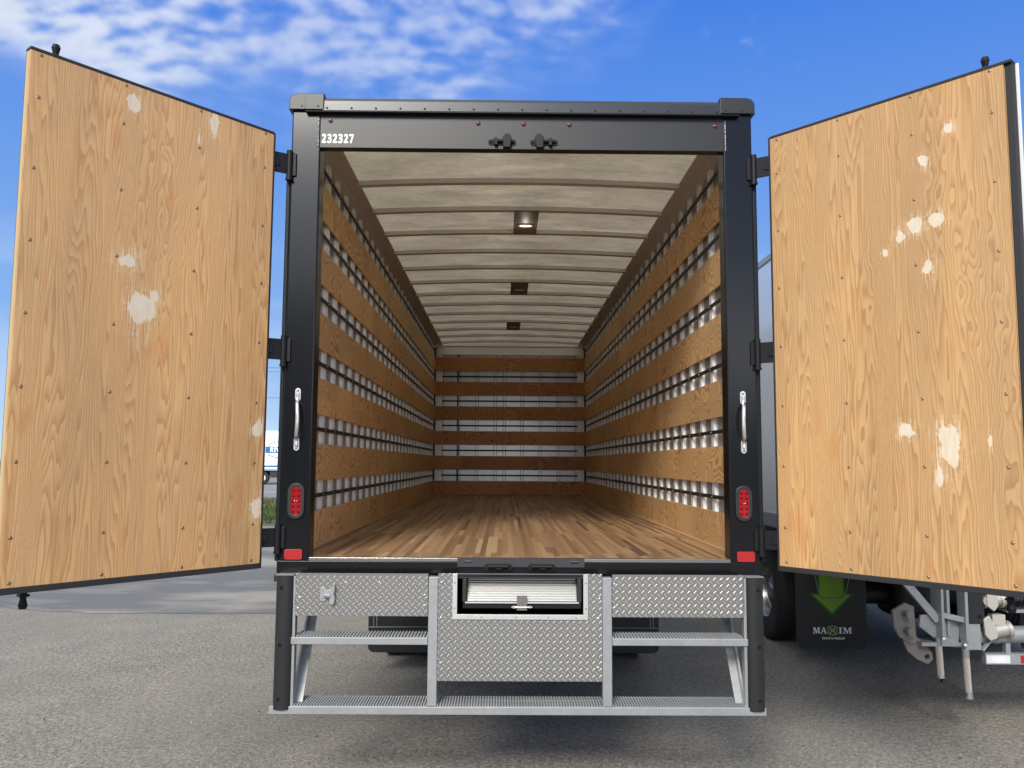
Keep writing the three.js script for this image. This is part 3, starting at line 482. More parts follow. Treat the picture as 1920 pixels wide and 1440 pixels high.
{
  const galv = [];
  galv.push(bx(-1.288, 1.273, -0.778, -0.738, ZB - 0.036, ZB, 0.003));                                       // bottom bar
  galv.push(bx(-1.2, 1.2, -0.778, -0.742, ZB - 0.19, ZB - 0.155, 0.003));
  for (const s of [-1, 1]) {
    galv.push(bx(s * 0.4535 - 0.0245, s * 0.4535 + 0.0245, -0.737, -0.082, ZB - 0.055, ZB - 0.003, 0.004));   // inner uprights
    galv.push(bx(Math.min(s * 0.479, s * 1.186), Math.max(s * 0.479, s * 1.186), -0.428, -0.392, ZB - 0.036, ZB - 0.001, 0.003));  // step front bars
    galv.push(bx(Math.min(s * 0.479, s * 1.186), Math.max(s * 0.479, s * 1.186), -0.425, -0.395, ZB - 0.15, ZB - 0.13, 0.002));
    galv.push(bar([s * 1.168, -0.24, -0.25], [s * 1.175, -0.735, ZB - 0.05], 0.012, 0.05, 0.002));            // raked braces
    galv.push(bar([s * 1.14, -0.24, -0.26], [s * 1.152, -0.735, ZB - 0.07], 0.042, 0.006, 0.001));
    galv.push(bx(Math.min(s * 1.168, s * 1.187), Math.max(s * 1.168, s * 1.187), -0.74, -0.082, ZB - 0.06, ZB - 0.012, 0.002));    // outer uprights
  }
  const frame = part('step_frame', galv, M.galv);
  // serrated treads: crosswise strips with raised teeth
  function tread(name, x0, x1, y, z0, z1, pitch) {
    const list = [bx(x0, x1, y - 0.004, y, z1 - 0.006, z1 - 0.0005), bx(x0, x1, y - 0.004, y, z0, z0 + 0.005)], n = Math.floor((x1 - x0) / pitch);
    for (let i = 0; i <= n; i++) { const x = x0 + 0.004 + i * pitch; list.push(bx(x - 0.0022, x + 0.0022, y - 0.012, y + 0.001, z0, z1 - 0.001)); for (let k = 0; k < 6; k++) { const z = z0 + (k + 0.5) * (z1 - z0) / 6; list.push(bx(x - 0.0034, x + 0.0034, y + 0.0005, y + 0.0075, z - 0.0035, z + 0.0035)); } }
    stuff(mesh(name, list, M.galv, frame));
  }
  tread('step_tread', -1.16, -0.480, -0.390, ZB - 0.145, ZB - 0.003, 0.0168); tread('step_tread', 0.480, 1.16, -0.390, ZB - 0.145, ZB - 0.003, 0.0168);
  tread('bottom_tread', -1.165, -0.480, -0.735, ZB - 0.185, ZB - 0.003, 0.0145); tread('bottom_tread', -0.428, 0.428, -0.735, ZB - 0.185, ZB - 0.003, 0.0145); tread('bottom_tread', 0.480, 1.165, -0.735, ZB - 0.185, ZB - 0.003, 0.0145);
  for (const s of [-1, 1]) {
    const c = s * 1.226, prof = []; for (let i = 0; i <= 12; i++) { const t = i / 12 * Math.PI; prof.push([0.045 * Math.cos(t), 0.006 + 0.036 * Math.sin(t) ** 0.7]); } prof.push([-0.045, -0.02], [0.045, -0.02]);
    const g = extrude(prof, 0.676); g.rotateX(-Math.PI / 2); g.scale(1, 1, -1); { const ix = g.attributes.position.array; for (let i = 0; i < ix.length; i += 9) for (let k = 0; k < 3; k++) { const t = ix[i + 3 + k]; ix[i + 3 + k] = ix[i + 6 + k]; ix[i + 6 + k] = t; } g.computeVertexNormals(); }
    g.translate(c, -0.754, ZB - 0.028);
    const rb = part('rubber_bumper', metricUV(g), M.rubber);
    mesh('bolt_hole', [-0.14, -0.43, -0.70].map(y => cyl([c + s * 0.012, y, ZB - 0.02], [c + s * 0.012, y, ZB + 0.0145], 0.0105, 14)), std([0.002, 0.002, 0.002], 1), rb);
    mesh('bumper_cap', [bx(c - 0.047, c + 0.047, -0.078, -0.0725, ZB - 0.05, ZB - 0.004, 0.001), bx(c - 0.05, c + 0.05, -0.0795, -0.0765, ZB - 0.1, ZB - 0.01)], M.galvDark, rb);
    part('gusset', bx(Math.min(s * 1.10, s * 1.30), Math.max(s * 1.10, s * 1.30), -0.118, -0.082, -0.05, 0.06, 0.004), M.chassis);
  }
  const side = [[-1.165, -0.481], [0.481, 1.165]];
  side.forEach(([a, b], i) => {
    const pl = treadPlate(a, b, -0.284, -0.066);
    const e = i ? b : a; mesh('folded_edge', bx(e - 0.010, e + 0.010, -0.282, -0.068, ZB - 0.06, ZB - 0.012, 0.003), M.tread, pl);
    mesh('rivet', (i ? [[0.492, -0.115], [0.492, -0.235], [1.15, -0.25]] : [[-1.15, -0.19], [-1.155, -0.245], [-0.91, -0.112], [-0.735, -0.112], [-0.497, -0.175], [-0.5, -0.23]]).map(([x, y]) => dome(x, y, ZB - 0.0098, 0.0058)), M.zinc, pl);
  });
  const hook = part('hook_bracket', [extrude([[-0.040, -0.034], [-0.018, -0.036], [-0.010, -0.022], [0.012, -0.026], [0.012, 0.024], [-0.010, 0.020], [-0.018, 0.034], [-0.040, 0.034]], 0.005, [], 0.001).translate(-1.0, -0.172, ZB - 0.0095), cyl([-1.018, -0.178, ZB - 0.001], [-0.982, -0.178, ZB + 0.006], 0.013, 14, 0.017), extrude([[0, -0.046], [0.010, -0.050], [0.020, -0.040], [0.022, -0.012], [0.016, 0.0], [0.022, 0.02], [0.022, 0.046], [0.012, 0.038], [0, 0.022]], 0.022, [], 0.002).translate(-0.986, -0.172, ZB - 0.008)], M.galv);
  mesh('bolt', [[-1.028, -0.152], [-1.028, -0.192]].map(([x, y]) => dome(x, y, ZB - 0.005, 0.0055)), M.galvDark, hook);
  // centre plate with the ramp bay
  const hole = [[-0.331, -0.272], [0.331, -0.272], [0.331, -0.068], [-0.331, -0.068]];
  const cpl = treadPlate(-0.428, 0.428, -0.611, -0.064, hole);
  mesh('rivet', [[-0.412, -0.11], [-0.412, -0.29], [-0.412, -0.52], [0.407, -0.29], [0.405, -0.54], [0.414, -0.19]].map(([x, y]) => dome(x, y, ZB - 0.0098, 0.0062)), M.zinc, cpl);
  mesh('bay_trim', [extrude([[-0.352, -0.297], [0.352, -0.297], [0.329, -0.274], [-0.329, -0.274]], 0.007, [], 0.001).translate(0, 0, ZB - 0.0095), extrude([[-0.352, -0.296], [-0.330, -0.273], [-0.330, -0.066], [-0.352, -0.066]], 0.006, [], 0.001).translate(0, 0, ZB - 0.0095), extrude([[0.352, -0.296], [0.330, -0.273], [0.330, -0.066], [0.352, -0.066]], 0.006, [], 0.001).translate(0, 0, ZB - 0.0095)], M.alu, cpl);
  mesh('trim_screws', [[-0.2, -0.286], [-0.02, -0.286], [0.145, -0.286], [0.29, -0.286], [-0.342, -0.11], [-0.342, -0.24], [0.342, -0.11], [0.342, -0.24]].map(([x, y]) => dome(x, y, ZB - 0.002, 0.0045)), M.galvDark, cpl);
  part('ramp_bay', [bx(-0.36, 0.36, -0.33, -0.325, -1.6, ZB - 0.02), bx(-0.36, -0.336, -0.325, -0.085, -1.6, ZB - 0.02), bx(0.336, 0.36, -0.325, -0.085, -1.6, ZB - 0.02), bx(-0.36, 0.36, -0.33, -0.085, -1.65, -1.6), bx(-0.34, 0.34, -0.09, -0.083, -1.6, ZB - 0.02)], M.chassis);
  const ribs = [], za = 0.092, ya = -0.207, zb = 0.02, yb2 = -0.105, nr = 9; for (let i = 0; i <= nr; i++) { const t = i / nr, z = mix(za, zb, t), y = mix(ya, yb2, t); ribs.push(bx(-0.277, 0.297, y - 0.0022, y + 0.0022, z - 0.010, z + 0.0005, 0.001)); }
  ribs.push(bar([0.01, ya - 0.002, za - 0.008], [0.01, yb2, zb - 0.008], 0.574, 0.006));
  const ramp = part('loading_ramp', ribs, std([0.62, 0.61, 0.59], 0.34, 0.8));
  mesh('end_lip', [bx(-0.287, 0.307, -0.2185, -0.2105, 0.04, 0.104, 0.002), bx(-0.30, 0.32, -0.245, -0.2195, 0.02, 0.098, 0.003)], M.blackTrim, ramp); 
  mesh('lip_edge', bx(-0.287, 0.307, -0.2175, -0.2095, 0.1045, 0.1075, 0.001), M.alu, ramp);
  for (const s of [-1, 1]) mesh('side_guard', bx(s > 0 ? 0.298 : -0.304, s > 0 ? 0.324 : -0.279, -0.2185, -0.09, 0.0, 0.106, 0.011), M.blackMatt, ramp);
  mesh('ramp_top_fold', bx(-0.27, 0.29, -0.104, -0.098, -1.4, 0.01), M.aluDull, ramp);
  const clip = part('ramp_clip', [bx(-0.018, 0.036, -0.215, -0.175, 0.1085, 0.1125, 0.001), bx(-0.018, 0.036, -0.252, -0.216, 0.1045, 0.1095, 0.001)], M.stainless);
  mesh('wing_nut', [cyl([-0.045, -0.236, 0.108], [0.062, -0.236, 0.108], 0.004, 8), cyl([-0.043, -0.236, 0.108], [-0.03, -0.236, 0.108], 0.005, 6, 0.011), cyl([0.048, -0.236, 0.108], [0.058, -0.236, 0.108], 0.011, 6, 0.005), cyl([-0.028, -0.236, 0.108], [-0.02, -0.236, 0.108], 0.008, 6)], M.chrome, clip);
}

// running gear shared by both trucks: dual wheel, mud flap, chassis
function dualWheel(parent, x, z, s, y = 0) {       // s = side the wheel faces
  for (const k of [0, 1]) {
    const xc = x - s * k * 0.32, R = 0.5, prof = [[0.27, -0.11], [0.36, -0.125], [0.455, -0.122], [0.485, -0.105], [R, -0.085], [R, -0.03], [R - 0.008, -0.026], [R - 0.008, -0.018], [R, -0.014], [R, 0.014], [R - 0.008, 0.018], [R - 0.008, 0.026], [R, 0.03], [R, 0.085], [0.485, 0.105], [0.455, 0.122], [0.36, 0.125], [0.27, 0.11]];
    const g = flat(new THREE.LatheGeometry(prof.map(p => new THREE.Vector2(p[0], p[1])), 40)); g.rotateZ(-Math.PI / 2); g.translate(xc, R + y, z);
    const wh = mesh('wheel', g, M.tyre, parent);
    if (!k) { const rim = flat(new THREE.LatheGeometry([[0.27, -0.11], [0.285, -0.118], [0.288, -0.11], [0.262, -0.10], [0.255, -0.02], [0.24, 0.02], [0.12, 0.03], [0.10, -0.05], [0.0, -0.055]].map(p => new THREE.Vector2(p[0], p[1])), 40)); rim.rotateZ(Math.PI / 2 * s); rim.translate(xc, R + y, z); mesh('rim', rim, std([0.34, 0.345, 0.35], 0.32, 1, { side: THREE.DoubleSide }), wh); }
  }
}
{
  for (const s of [-1, 1]) dualWheel(truck, s * 1.05, -3.35, s);
  part('chassis', [bx(-0.47, -0.39, -0.36, -0.09, -LEN, -0.2), bx(0.39, 0.47, -0.36, -0.09, -LEN, -0.2), cyl([-0.9, -0.72, -3.35], [0.9, -0.72, -3.35], 0.09, 14), bx(-0.18, 0.18, -0.9, -0.55, -3.6, -3.1, 0.1), ...[...Array(8)].map((_, i) => bx(-1.25, 1.25, -0.12, -0.065, -1.2 - i, -1.12 - i))], M.chassis);
  for (const s of [-1, 1]) {
    const x0 = s > 0 ? 0.575 : -1.195, x1 = x0 + 0.62, r = 0.05, o = [[x0, -0.30]]; for (let i = 0; i <= 6; i++) { const t = Math.PI + i / 6 * Math.PI / 2; o.push([x0 + r + r * Math.cos(t), -1.04 + r + r * Math.sin(t)]); } for (let i = 0; i <= 6; i++) { const t = 1.5 * Math.PI + i / 6 * Math.PI / 2; o.push([x1 - r + r * Math.cos(t), -1.04 + r + r * Math.sin(t)]); } o.push([x1, -0.30]);
    const fl = part('mud_flap', extrude(o, 0.012).translate(0, 0, -2.5), M.rubber);
    const e = s > 0 ? x1 : x0; mesh('flap_wire', [cyl([e - s * 0.005, -0.836, -2.482], [e - s * 0.6, -0.832, -2.482], 0.0035, 6), cyl([e - s * 0.045, -0.3, -2.482], [e - s * 0.045, -0.83, -2.482], 0.0035, 6), cyl([e - s * 0.07, -0.3, -2.482], [e - s * 0.07, -0.83, -2.482], 0.0035, 6)], M.galv, fl);
  }
}
// ------------------------------------------------------------------ the truck parked alongside
const ngb = thing('box_truck', 'grey-sided box truck with green-arrow mud flap and folded lift gate, parked alongside on the right', 'box truck', [3.75, 0, -0.9]);
{
  const P = (n, g, m) => mesh(n, g, m, ngb, F), L = 9;
  const side = phys([0.60, 0.63, 0.68], 0.22, 0, { clearcoat: 0.6, clearcoatRoughness: 0.06 });
  const body = P('box_body', [bx(-1.3, 1.3, 0.06, 2.46, -L, -0.06)], side);
  mesh('roof_rail', [bx(-1.31, 1.31, 2.46, 2.535, -L - 0.01, -0.05, 0.015)], M.galv, body);
  mesh('bottom_rail', [bx(-1.312, -1.24, -0.07, 0.06, -L, -0.02, 0.004), bx(1.24, 1.312, -0.07, 0.06, -L, -0.02, 0.004)], std([0.20, 0.23, 0.28], 0.45, 0.4), body);
  const rv = []; for (let i = 0; i < 15; i++) for (let k = 0; k < 11; k++) rv.push(dome(-1.3, 0.15 + k * 0.22, -0.4 - i * 0.6, 0.008, '-x', 0.5, 6, 3)); stuff(mesh('rivets', rv, M.galvDark, body));
  for (let i = 0; i < 5; i++) mesh('side_marker', bx(-1.315, -1.3125, -0.02, 0.02, -2.9 - i * 1.5, -2.78 - i * 1.5), M.redReflector, body);
  P('rear_frame', [bx(-1.3, -1.16, -0.08, 2.5, -0.055, 0, 0.006), bx(1.16, 1.3, -0.08, 2.5, -0.055, 0, 0.006), bx(-1.3, 1.3, 2.37, 2.57, -0.055, 0.004, 0.008), bx(-1.3, 1.3, -0.1, 0.0, -0.055, 0.004, 0.005)], M.galv);
  const rd = P('roll_up_door', [...Array(9)].map((_, i) => bx(-1.155, 1.155, 0.02 + i * 0.258, 0.02 + i * 0.258 + 0.254, -0.05, -0.03, 0.004)), M.white);
  mesh('door_seal', bx(-1.155, 1.155, 2.335, 2.368, -0.05, -0.01), M.blackMatt, rd);
  P('chassis', [bx(-0.47, -0.39, -0.4, -0.07, -L, -0.3), bx(0.39, 0.47, -0.4, -0.07, -L, -0.3), cyl([-0.9, -0.72, -2.7], [0.9, -0.72, -2.7], 0.09, 12), bx(-0.18, 0.18, -0.92, -0.54, -2.95, -2.45, 0.1), ...[...Array(9)].map((_, i) => bx(-1.25, 1.25, -0.12, -0.072, -0.6 - i, -0.5 - i)), bx(-1.2, -0.6, -0.75, -0.3, -5.6, -4.2, 0.03), bx(-0.38, 0.9, -0.85, -0.3, -6.5, -4.4, 0.05), cyl([-0.9, -0.72, -3.15], [0.9, -0.72, -3.15], 0.09, 12)], M.chassis);
  for (const s of [-1, 1]) dualWheel(ngb, s * 1.08, -3.15, s);
  for (const s of [-1, 1]) {
    const x0 = s < 0 ? -1.285 : 0.67, x1 = x0 + 0.615, r = 0.06, zf = -1.97, o = [[x0, -0.2]]; for (let i = 0; i <= 6; i++) { const t = Math.PI + i / 6 * Math.PI / 2; o.push([x0 + r + r * Math.cos(t), -1.075 + r + r * Math.sin(t)]); } for (let i = 0; i <= 6; i++) { const t = 1.5 * Math.PI + i / 6 * Math.PI / 2; o.push([x1 - r + r * Math.cos(t), -1.075 + r + r * Math.sin(t)]); } o.push([x1, -0.2]);
    const fl = P('mud_flap', extrude(o, 0.012).translate(0, 0, zf), M.rubber), c = (x0 + x1) / 2 + 0.005, z = zf + 0.0125;
    mesh('arrow_outline', extrude([[-0.125, -0.40], [-0.125, -0.60], [-0.205, -0.60], [0, -0.80], [0.205, -0.60], [0.125, -0.60], [0.125, -0.40]].map(([x, y]) => [c + x, y]), 0.001).translate(0, 0, z), M.greenDark, fl);
    mesh('arrow', extrude([[-0.105, -0.40], [-0.105, -0.615], [-0.165, -0.615], [0, -0.77], [0.165, -0.615], [0.105, -0.615], [0.105, -0.40]].map(([x, y]) => [c + x, y]), 0.001).translate(0, 0, z + 0.0012), M.green, fl);
    mesh('lettering', [text('MA', serifBold, 0.052, c - 0.172, -0.945, z, 1, 0.122), text('IM', serifBold, 0.052, c + 0.052, -0.945, z, 1, 0.118), text('TRUCK & TRAILER', sansBold, 0.018, c - 0.095, -0.995, z, 1, 0.2)], M.decal, fl);
    mesh('emblem', [extrude([[-0.042, 0.034], [0, 0.042], [0.042, 0.034], [0.042, -0.03], [0, -0.042], [-0.042, -0.03]].map(([x, y]) => [c + x, -0.92 + y]), 0.001, [[[-0.034, 0.027], [0, 0.034], [0.034, 0.027], [0.034, -0.024], [0, -0.034], [-0.034, -0.024]].map(([x, y]) => [c + x, -0.92 + y])]).translate(0, 0, z), bar([c - 0.024, -0.94, z], [c + 0.024, -0.9, z], 0.002, 0.013), bar([c - 0.024, -0.9, z + .001], [c + 0.024, -0.94, z + .001], 0.002, 0.013)], std([0.28, 0.4, 0.16], 0.6), fl);
    mesh('flap_wire', tube([[c - 0.19, -0.2, z + 0.02], [c - 0.14, -0.5, z + 0.02], [c - 0.115, -0.60, z + 0.02], [c - 0.09, -0.635, z + 0.02], [c, -0.64, z + 0.02], [c + 0.09, -0.635, z + 0.02], [c + 0.115, -0.60, z + 0.02], [c + 0.14, -0.5, z + 0.02], [c + 0.19, -0.2, z + 0.02]], 0.004, 40, 6), M.galvDark, fl);
  }
  // folded lift gate under the tail
  const gate = P('lift_gate', [
    bar([-1.24, -0.18, -0.16], [-0.985, -0.50, -0.13], 0.05, 0.05, 0.004), bx(-0.992, -0.975, -0.60, -0.1, -0.2, -0.06, 0.002), bx(-0.925, -0.905, -0.60, -0.1, -0.2, -0.12, 0.002), bx(-0.985, -0.915, -0.60, -0.1, -0.22, -0.19, 0.002),
    bar([-0.98, -0.455, -0.1], [-0.80, -0.495, -0.08], 0.03, 0.035, 0.003), bx(-0.842, -0.822, -0.62, -0.1, -0.15, -0.05, 0.002),
    extrude([[-0.84, -0.672], [-0.74, -0.672], [-0.742, -0.505], [-0.79, -0.49], [-0.84, -0.505]], 0.05, [], 0.003).translate(0, 0, -0.12),
    extrude([[-1.10, -0.54], [-1.02, -0.60], [-0.95, -0.66], [-0.85, -0.675], [-0.84, -0.50], [-1.0, -0.46], [-1.09, -0.47]], 0.02, [], 0.002).translate(0, 0, -0.16),
    bx(-1.1, -0.75, -0.665, -0.64, -0.3, -0.12, 0.003)], M.galv);
  const tan = std([0.20, 0.185, 0.165], 0.6, 0.2);
  mesh('arm_bracket', [extrude([[-1.255, -0.45], [-1.17, -0.40], [-1.12, -0.42], [-1.11, -0.65], [-1.14, -0.66], [-1.22, -0.61], [-1.25, -0.55]], 0.025, [], 0.004).translate(0, 0, -0.2), cyl([-1.18, -0.46, -0.2], [-1.18, -0.46, -0.1], 0.022, 10), cyl([-1.17, -0.57, -0.2], [-1.17, -0.57, -0.1], 0.025, 10), extrude([[-1.19, -0.64], [-1.10, -0.62], [-1.05, -0.66], [-1.005, -0.72], [-1.0, -0.76], [-1.03, -0.79], [-1.10, -0.76], [-1.16, -0.71]], 0.02, [circle(-1.035, -0.745, 0.02)], 0.003).translate(0, 0, -0.205)], tan, gate);
  mesh('rubber_pad', [bx(-0.815, -0.712, -0.508, -0.15, -0.12, -0.06, 0.003)], M.rubber, gate); mesh('pad_hole', cyl([-0.745, -0.46, -0.06], [-0.745, -0.46, -0.057], 0.014, 12), std([0.002, 0.002, 0.002], 1), gate);
  const pinM = std([0.5, 0.48, 0.43], 0.45, 0.6);
  mesh('pivot_pin', [cyl([-0.69, -0.36, -0.2], [-0.69, -0.36, -0.05], 0.032, 14), cyl([-0.71, -0.375, -0.09], [-0.56, -0.345, -0.09], 0.04, 16), cyl([-0.60, -0.36, -0.09], [-0.575, -0.355, -0.09], 0.05, 16)], pinM, gate);
  mesh('pivot_pin', [cyl([-0.66, -0.565, -0.1], [-0.55, -0.545, -0.1], 0.045, 16), cyl([-0.555, -0.55, -0.1], [-0.53, -0.545, -0.1], 0.055, 16)], pinM, gate);
  mesh('link_plate', [extrude([[-0.70, -0.30], [-0.66, -0.25], [-0.635, -0.30], [-0.635, -0.39], [-0.66, -0.42], [-0.70, -0.39]], 0.02, [], 0.003).translate(0, 0, -0.06), extrude([[-0.72, -0.48], [-0.685, -0.46], [-0.635, -0.55], [-0.64, -0.595], [-0.68, -0.61], [-0.71, -0.58]], 0.018, [], 0.003).translate(0, 0, -0.075), bx(-0.655, -0.57, -0.52, -0.45, -0.13, -0.07, 0.004)], std([0.55, 0.52, 0.47], 0.45, 0.5), gate);
  mesh('tube', [cyl([-0.75, -0.60, -0.17], [0.75, -0.57, -0.17], 0.055, 20), cyl([-0.60, -0.598, -0.17], [-0.585, -0.5975, -0.17], 0.06, 20)], M.galv, gate);
  mesh('hydraulic_rod', [cyl([-0.53, -0.345, -0.1], [0.6, -0.31, -0.1], 0.024, 12), bx(-0.55, 0.5, -0.44, -0.42, -0.2, -0.08, 0.002)], M.galv, gate);
  mesh('clamp', [cyl([-0.545, -0.40, -0.06], [-0.545, -0.30, -0.06], 0.03, 8), bx(-0.575, -0.52, -0.37, -0.34, -0.1, -0.03, 0.006)], M.blackTrim, gate);
  const sp = []; for (let i = 0; i <= 300; i++) { const t = i / 300, a = t * 2 * Math.PI * 22; sp.push([-0.515 + t * 0.5, -0.352 + 0.014 * t + 0.031 * Math.cos(a), -0.07 + 0.031 * Math.sin(a)]); } mesh('spring', tube(sp, 0.006, 700, 6), M.blackTrim, gate);
  mesh('strut', bar([-0.72, -0.685, -0.1], [-0.58, -0.56, -0.14], 0.03, 0.012, 0.002), M.galv, gate);
  // braided cables hanging to the folded step
  const rope = (x, y0, y1, z) => { const l = []; for (let k = 0; k < 7; k++) { const p = []; for (let i = 0; i <= 24; i++) { const t = i / 24, a = k / 7 * 2 * Math.PI + t * 5.0; p.push([x + 0.008 * t + 0.0145 * Math.cos(a), mix(y0, y1, t), z + 0.0145 * Math.sin(a)]); } l.push(tube(p, 0.0074, 30, 6)); } l.push(cyl([x, y1, z], [x, y0, z], 0.012, 8)); return l; };
  const rm = std([0.42, 0.39, 0.34], 0.6, 0.35);
  mesh('cable', rope(-0.985, -0.66, -0.855, -0.13), rm, gate); mesh('cable', rope(-0.83, -0.72, -0.945, -0.09), rm, gate);
  mesh('cable_ferrule', [cyl([-0.985, -0.665, -0.13], [-0.985, -0.60, -0.13], 0.019, 12), cyl([-0.83, -0.725, -0.09], [-0.83, -0.67, -0.09], 0.023, 12), cyl([-0.976, -0.865, -0.13], [-0.976, -0.85, -0.13], 0.024, 12, 0.019), cyl([-0.82, -0.985, -0.09], [-0.82, -0.94, -0.09], 0.026, 12, 0.021)], M.galvDark, gate);
  mesh('cable_plate', bar([-0.97, -0.885, -0.14], [-0.83, -0.965, -0.1], 0.05, 0.022, 0.003), M.chassis, gate);
  mesh('bolt', [[-0.985, -0.605, -0.055], [-0.845, -0.645, -0.06]].map(([x, y, z]) => dome(x, y, z, 0.013)), M.chrome, gate);
  const bumper = P('reflective_bar', bx(-0.675, 0.675, -0.782, -0.712, -0.19, -0.135, 0.003), M.galv);
  for (let i = 0; i < 6; i++) mesh('reflective_tape', bx(-0.670 + i * 0.155 * 1.45, -0.670 + i * 0.155 * 1.45 + (i % 2 ? 0.27 : 0.155) , -0.773, -0.722, -0.1349, -0.1335), i % 2 ? M.redReflector : std([0.7, 0.72, 0.74], 0.35, 0.2), bumper);
  mesh('lettering', text('MAJOR', sansBold, 0.024, -0.632, -0.760, -0.1334, 1, 0.082), M.decal, bumper);
  mesh('hanger', [bx(-0.53, -0.50, -0.712, -0.58, -0.19, -0.15), bx(0.5, 0.53, -0.712, -0.58, -0.19, -0.15)], M.galv, bumper);
}

// ------------------------------------------------------------------ across the road
{
  const cx = -16.25, z = -55.5, y0 = 0.1;
  const t = thing('delivery_truck', 'white delivery truck with blue RIVER banner on its side across the road', 'truck', [cx, y0, z]);
  const W = 1024, H = 384, cv = document.createElement('canvas'); cv.width = W; cv.height = H; const c = cv.getContext('2d');
  c.fillStyle = '#eceeee'; c.fillRect(0, 0, W, H);
  const X = m => m / 7.2 * W, Y = m => H - m / 2.7 * H;      // metres on the panel
  c.strokeStyle = '#3a3f45'; c.lineWidth = 7; c.beginPath(); c.moveTo(X(3.0), Y(1.75)); c.lineTo(X(4.3), Y(2.15)); c.lineTo(X(5.6), Y(1.75)); c.lineTo(X(5.6), Y(0.95)); c.lineTo(X(4.3), Y(0.55)); c.lineTo(X(3.0), Y(0.95)); c.closePath(); c.stroke();
  c.lineWidth = 3; c.beginPath(); c.moveTo(X(3.15), Y(1.68)); c.lineTo(X(4.3), Y(2.02)); c.lineTo(X(5.45), Y(1.68)); c.lineTo(X(5.45), Y(1.02)); c.lineTo(X(4.3), Y(0.68)); c.lineTo(X(3.15), Y(1.02)); c.closePath(); c.stroke();
  c.fillStyle = '#145fa6'; c.fillRect(X(2.75), Y(1.58), X(3.3), Y(0) - Y(0.47)); c.fillRect(0, Y(0.22), W, Y(0) - Y(0.13));
  c.fillStyle = '#ffffff'; c.font = 'bold 64px sans-serif'; c.textBaseline = 'middle'; c.fillText('RIVER', X(3.05), Y(1.345));
  c.fillStyle = '#55595e'; c.font = '26px sans-serif'; c.fillText('...ing in our Supply', X(2.6), Y(0.46)); c.fillText('www.your', X(3.0), Y(0.31));
  const m = new THREE.CanvasTexture(cv); m.colorSpace = THREE.SRGBColorSpace; m.anisotropy = 8;
  const body = mesh('box_body', bx(-3.6, 3.6, 1.12, 3.82, -2.5, 0, 0.03), std([0.78, 0.79, 0.79], 0.4), t);
  const pg = new THREE.PlaneGeometry(7.2, 2.66); const pn = mesh('side_banner', pg, std([1, 1, 1], 0.5, 0, { map: m }), body); pn.position.set(0, 2.47, 0.006);
  mesh('bottom_rail', bx(-3.62, 3.62, 1.0, 1.11, -2.5, 0.01), std([0.35, 0.36, 0.37], 0.5, 0.4), t);
  mesh('chassis', [bx(-3.6, 5.6, 0.62, 0.98, -1.7, -0.9), bx(-0.5, 1.0, 0.5, 0.95, -0.7, -0.1), bx(-2.2, -1.0, 0.72, 0.8, -0.12, -0.06), bx(-2.2, -1.0, 0.9, 0.96, -0.12, -0.06)], M.chassis, t);
  mesh('cab', [extrude([[3.8, 0.7], [5.9, 0.7], [5.95, 1.5], [5.6, 1.75], [5.2, 2.7], [3.8, 2.8]], 2.2, [], 0.05).translate(0, 0, -2.3)], std([0.75, 0.76, 0.77], 0.3), t);
  for (const xw of [-1.05, 4.9]) { const g = flat(new THREE.LatheGeometry([[0.25, -0.12], [0.44, -0.13], [0.48, -0.1], [0.48, 0.1], [0.44, 0.13], [0.25, 0.12]].map(p => new THREE.Vector2(...p)), 28)); g.rotateX(Math.PI / 2); g.translate(xw, 0.48, -0.22); const w = mesh('wheel', g, M.tyre, t); mesh('rim', cyl([xw, 0.48, -0.3], [xw, 0.48, -0.13], 0.25, 24), std([0.7, 0.7, 0.68], 0.4, 0.3), w); }
}
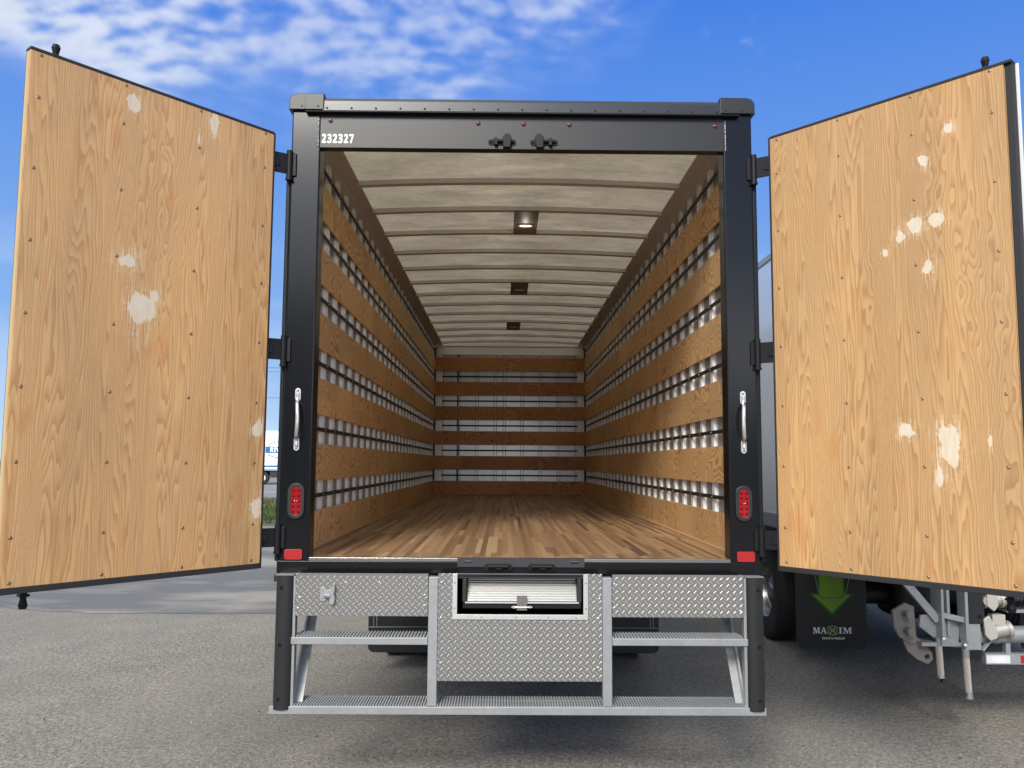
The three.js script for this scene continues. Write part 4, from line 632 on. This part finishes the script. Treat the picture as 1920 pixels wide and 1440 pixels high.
// workshops behind the photographer, mirrored in the black paint of the posts
for (const [x0, x1, hh, lab] of [[-34, -7, 9.6, 'tall dark workshop behind the photographer on the left'], [8.5, 36, 4.6, 'low dark workshop behind the photographer on the right']]) {
  const b = thing('workshop_building', lab, 'building', [0, 0, 31]), w = x1 - x0;
  mesh('wall', bx(x0, x1, 0, hh - 0.5, 0, 12), std([0.09, 0.095, 0.10], 0.8), b);
  mesh('roof', extrude([[x0 - 0.3, hh - 0.49], [x1 + 0.3, hh - 0.49], [x1 + 0.3, hh - 0.2], [(x0 + x1) / 2, hh], [x0 - 0.3, hh - 0.2]], 12.8).translate(0, 0, -0.4), std([0.12, 0.12, 0.13], 0.7), b);
  for (let i = 0; i < 3; i++) { const x = x0 + 2 + i * w / 3, d = mesh('overhead_door', [...Array(5)].map((_, k) => bx(x, x + 4.2, 0.02 + k * 0.72, 0.70 + k * 0.72, -0.08, -0.01, 0.02)), std([0.2, 0.2, 0.21], 0.6), b); mesh('door_frame', [bx(x - 0.15, x - 0.005, 0, 3.8, -0.1, -0.01), bx(x + 4.205, x + 4.35, 0, 3.8, -0.1, -0.01)], M.blackMatt, d); }
}
// utility poles and their wires
{
  const wood = std([0.16, 0.12, 0.09], 0.9);
  const line = (pts, ys, lab, wl, xs) => {
    pts.forEach(([x, z, h], i) => { const p = thing('utility_pole', lab[i], 'utility pole', [x, 0, z], 'utility poles'); mesh('pole', cyl([0, 0, 0], [0, h, 0], 0.16, 12, 0.11), wood, p); mesh('crossarm', bx(-1.1, 1.1, h - 0.75, h - 0.6, -0.06, 0.06), wood, p); mesh('insulator', [-1, 1].map(k => cyl([k, h - 0.6, 0], [k, h - 0.42, 0], 0.05, 8)), std([0.4, 0.42, 0.42], 0.3), p); });
    ys.forEach((dy, k) => { for (let i = 0; i < pts.length - 1; i++) { const a = pts[i], b = pts[i + 1], q = []; for (let j = 0; j <= 12; j++) { const t = j / 12; q.push([mix(a[0], b[0], t) + xs[k], mix(a[2], b[2], t) + dy - 4 * 0.5 * t * (1 - t), mix(a[1], b[1], t)]); } const w = mesh(numbered('overhead_wire'), tube(q, 0.018, 24, 5), std([0.03, 0.03, 0.03], 0.6), scene); w.userData = { label: wl[k] + (pts.length > 2 ? (i ? ', right-hand span' : ', left-hand span') : ''), category: 'wire', group: 'overhead wires' }; } });
  };
  line([[-36, -78, 11.6], [34, -78, 11.6]], [-0.35, -0.7, -3.3], ['utility pole hidden behind the left plywood door', 'utility pole hidden behind the right plywood door'], ['upper of the wires crossing the gap left of the truck', 'middle wire crossing the gap left of the truck', 'lowest wire crossing the gap left of the truck'], [1, -1, 0]);
  line([[5.5, -30, 9.2], [16, -24, 10.4]], [-0.35, -1.0], ['utility pole standing behind the open box truck', 'utility pole behind the grey truck on the right'], ['upper wire in the sky gap right of the truck', 'lower wire in the sky gap right of the truck'], [1, -1]);
}

renderer.render(scene, camera);
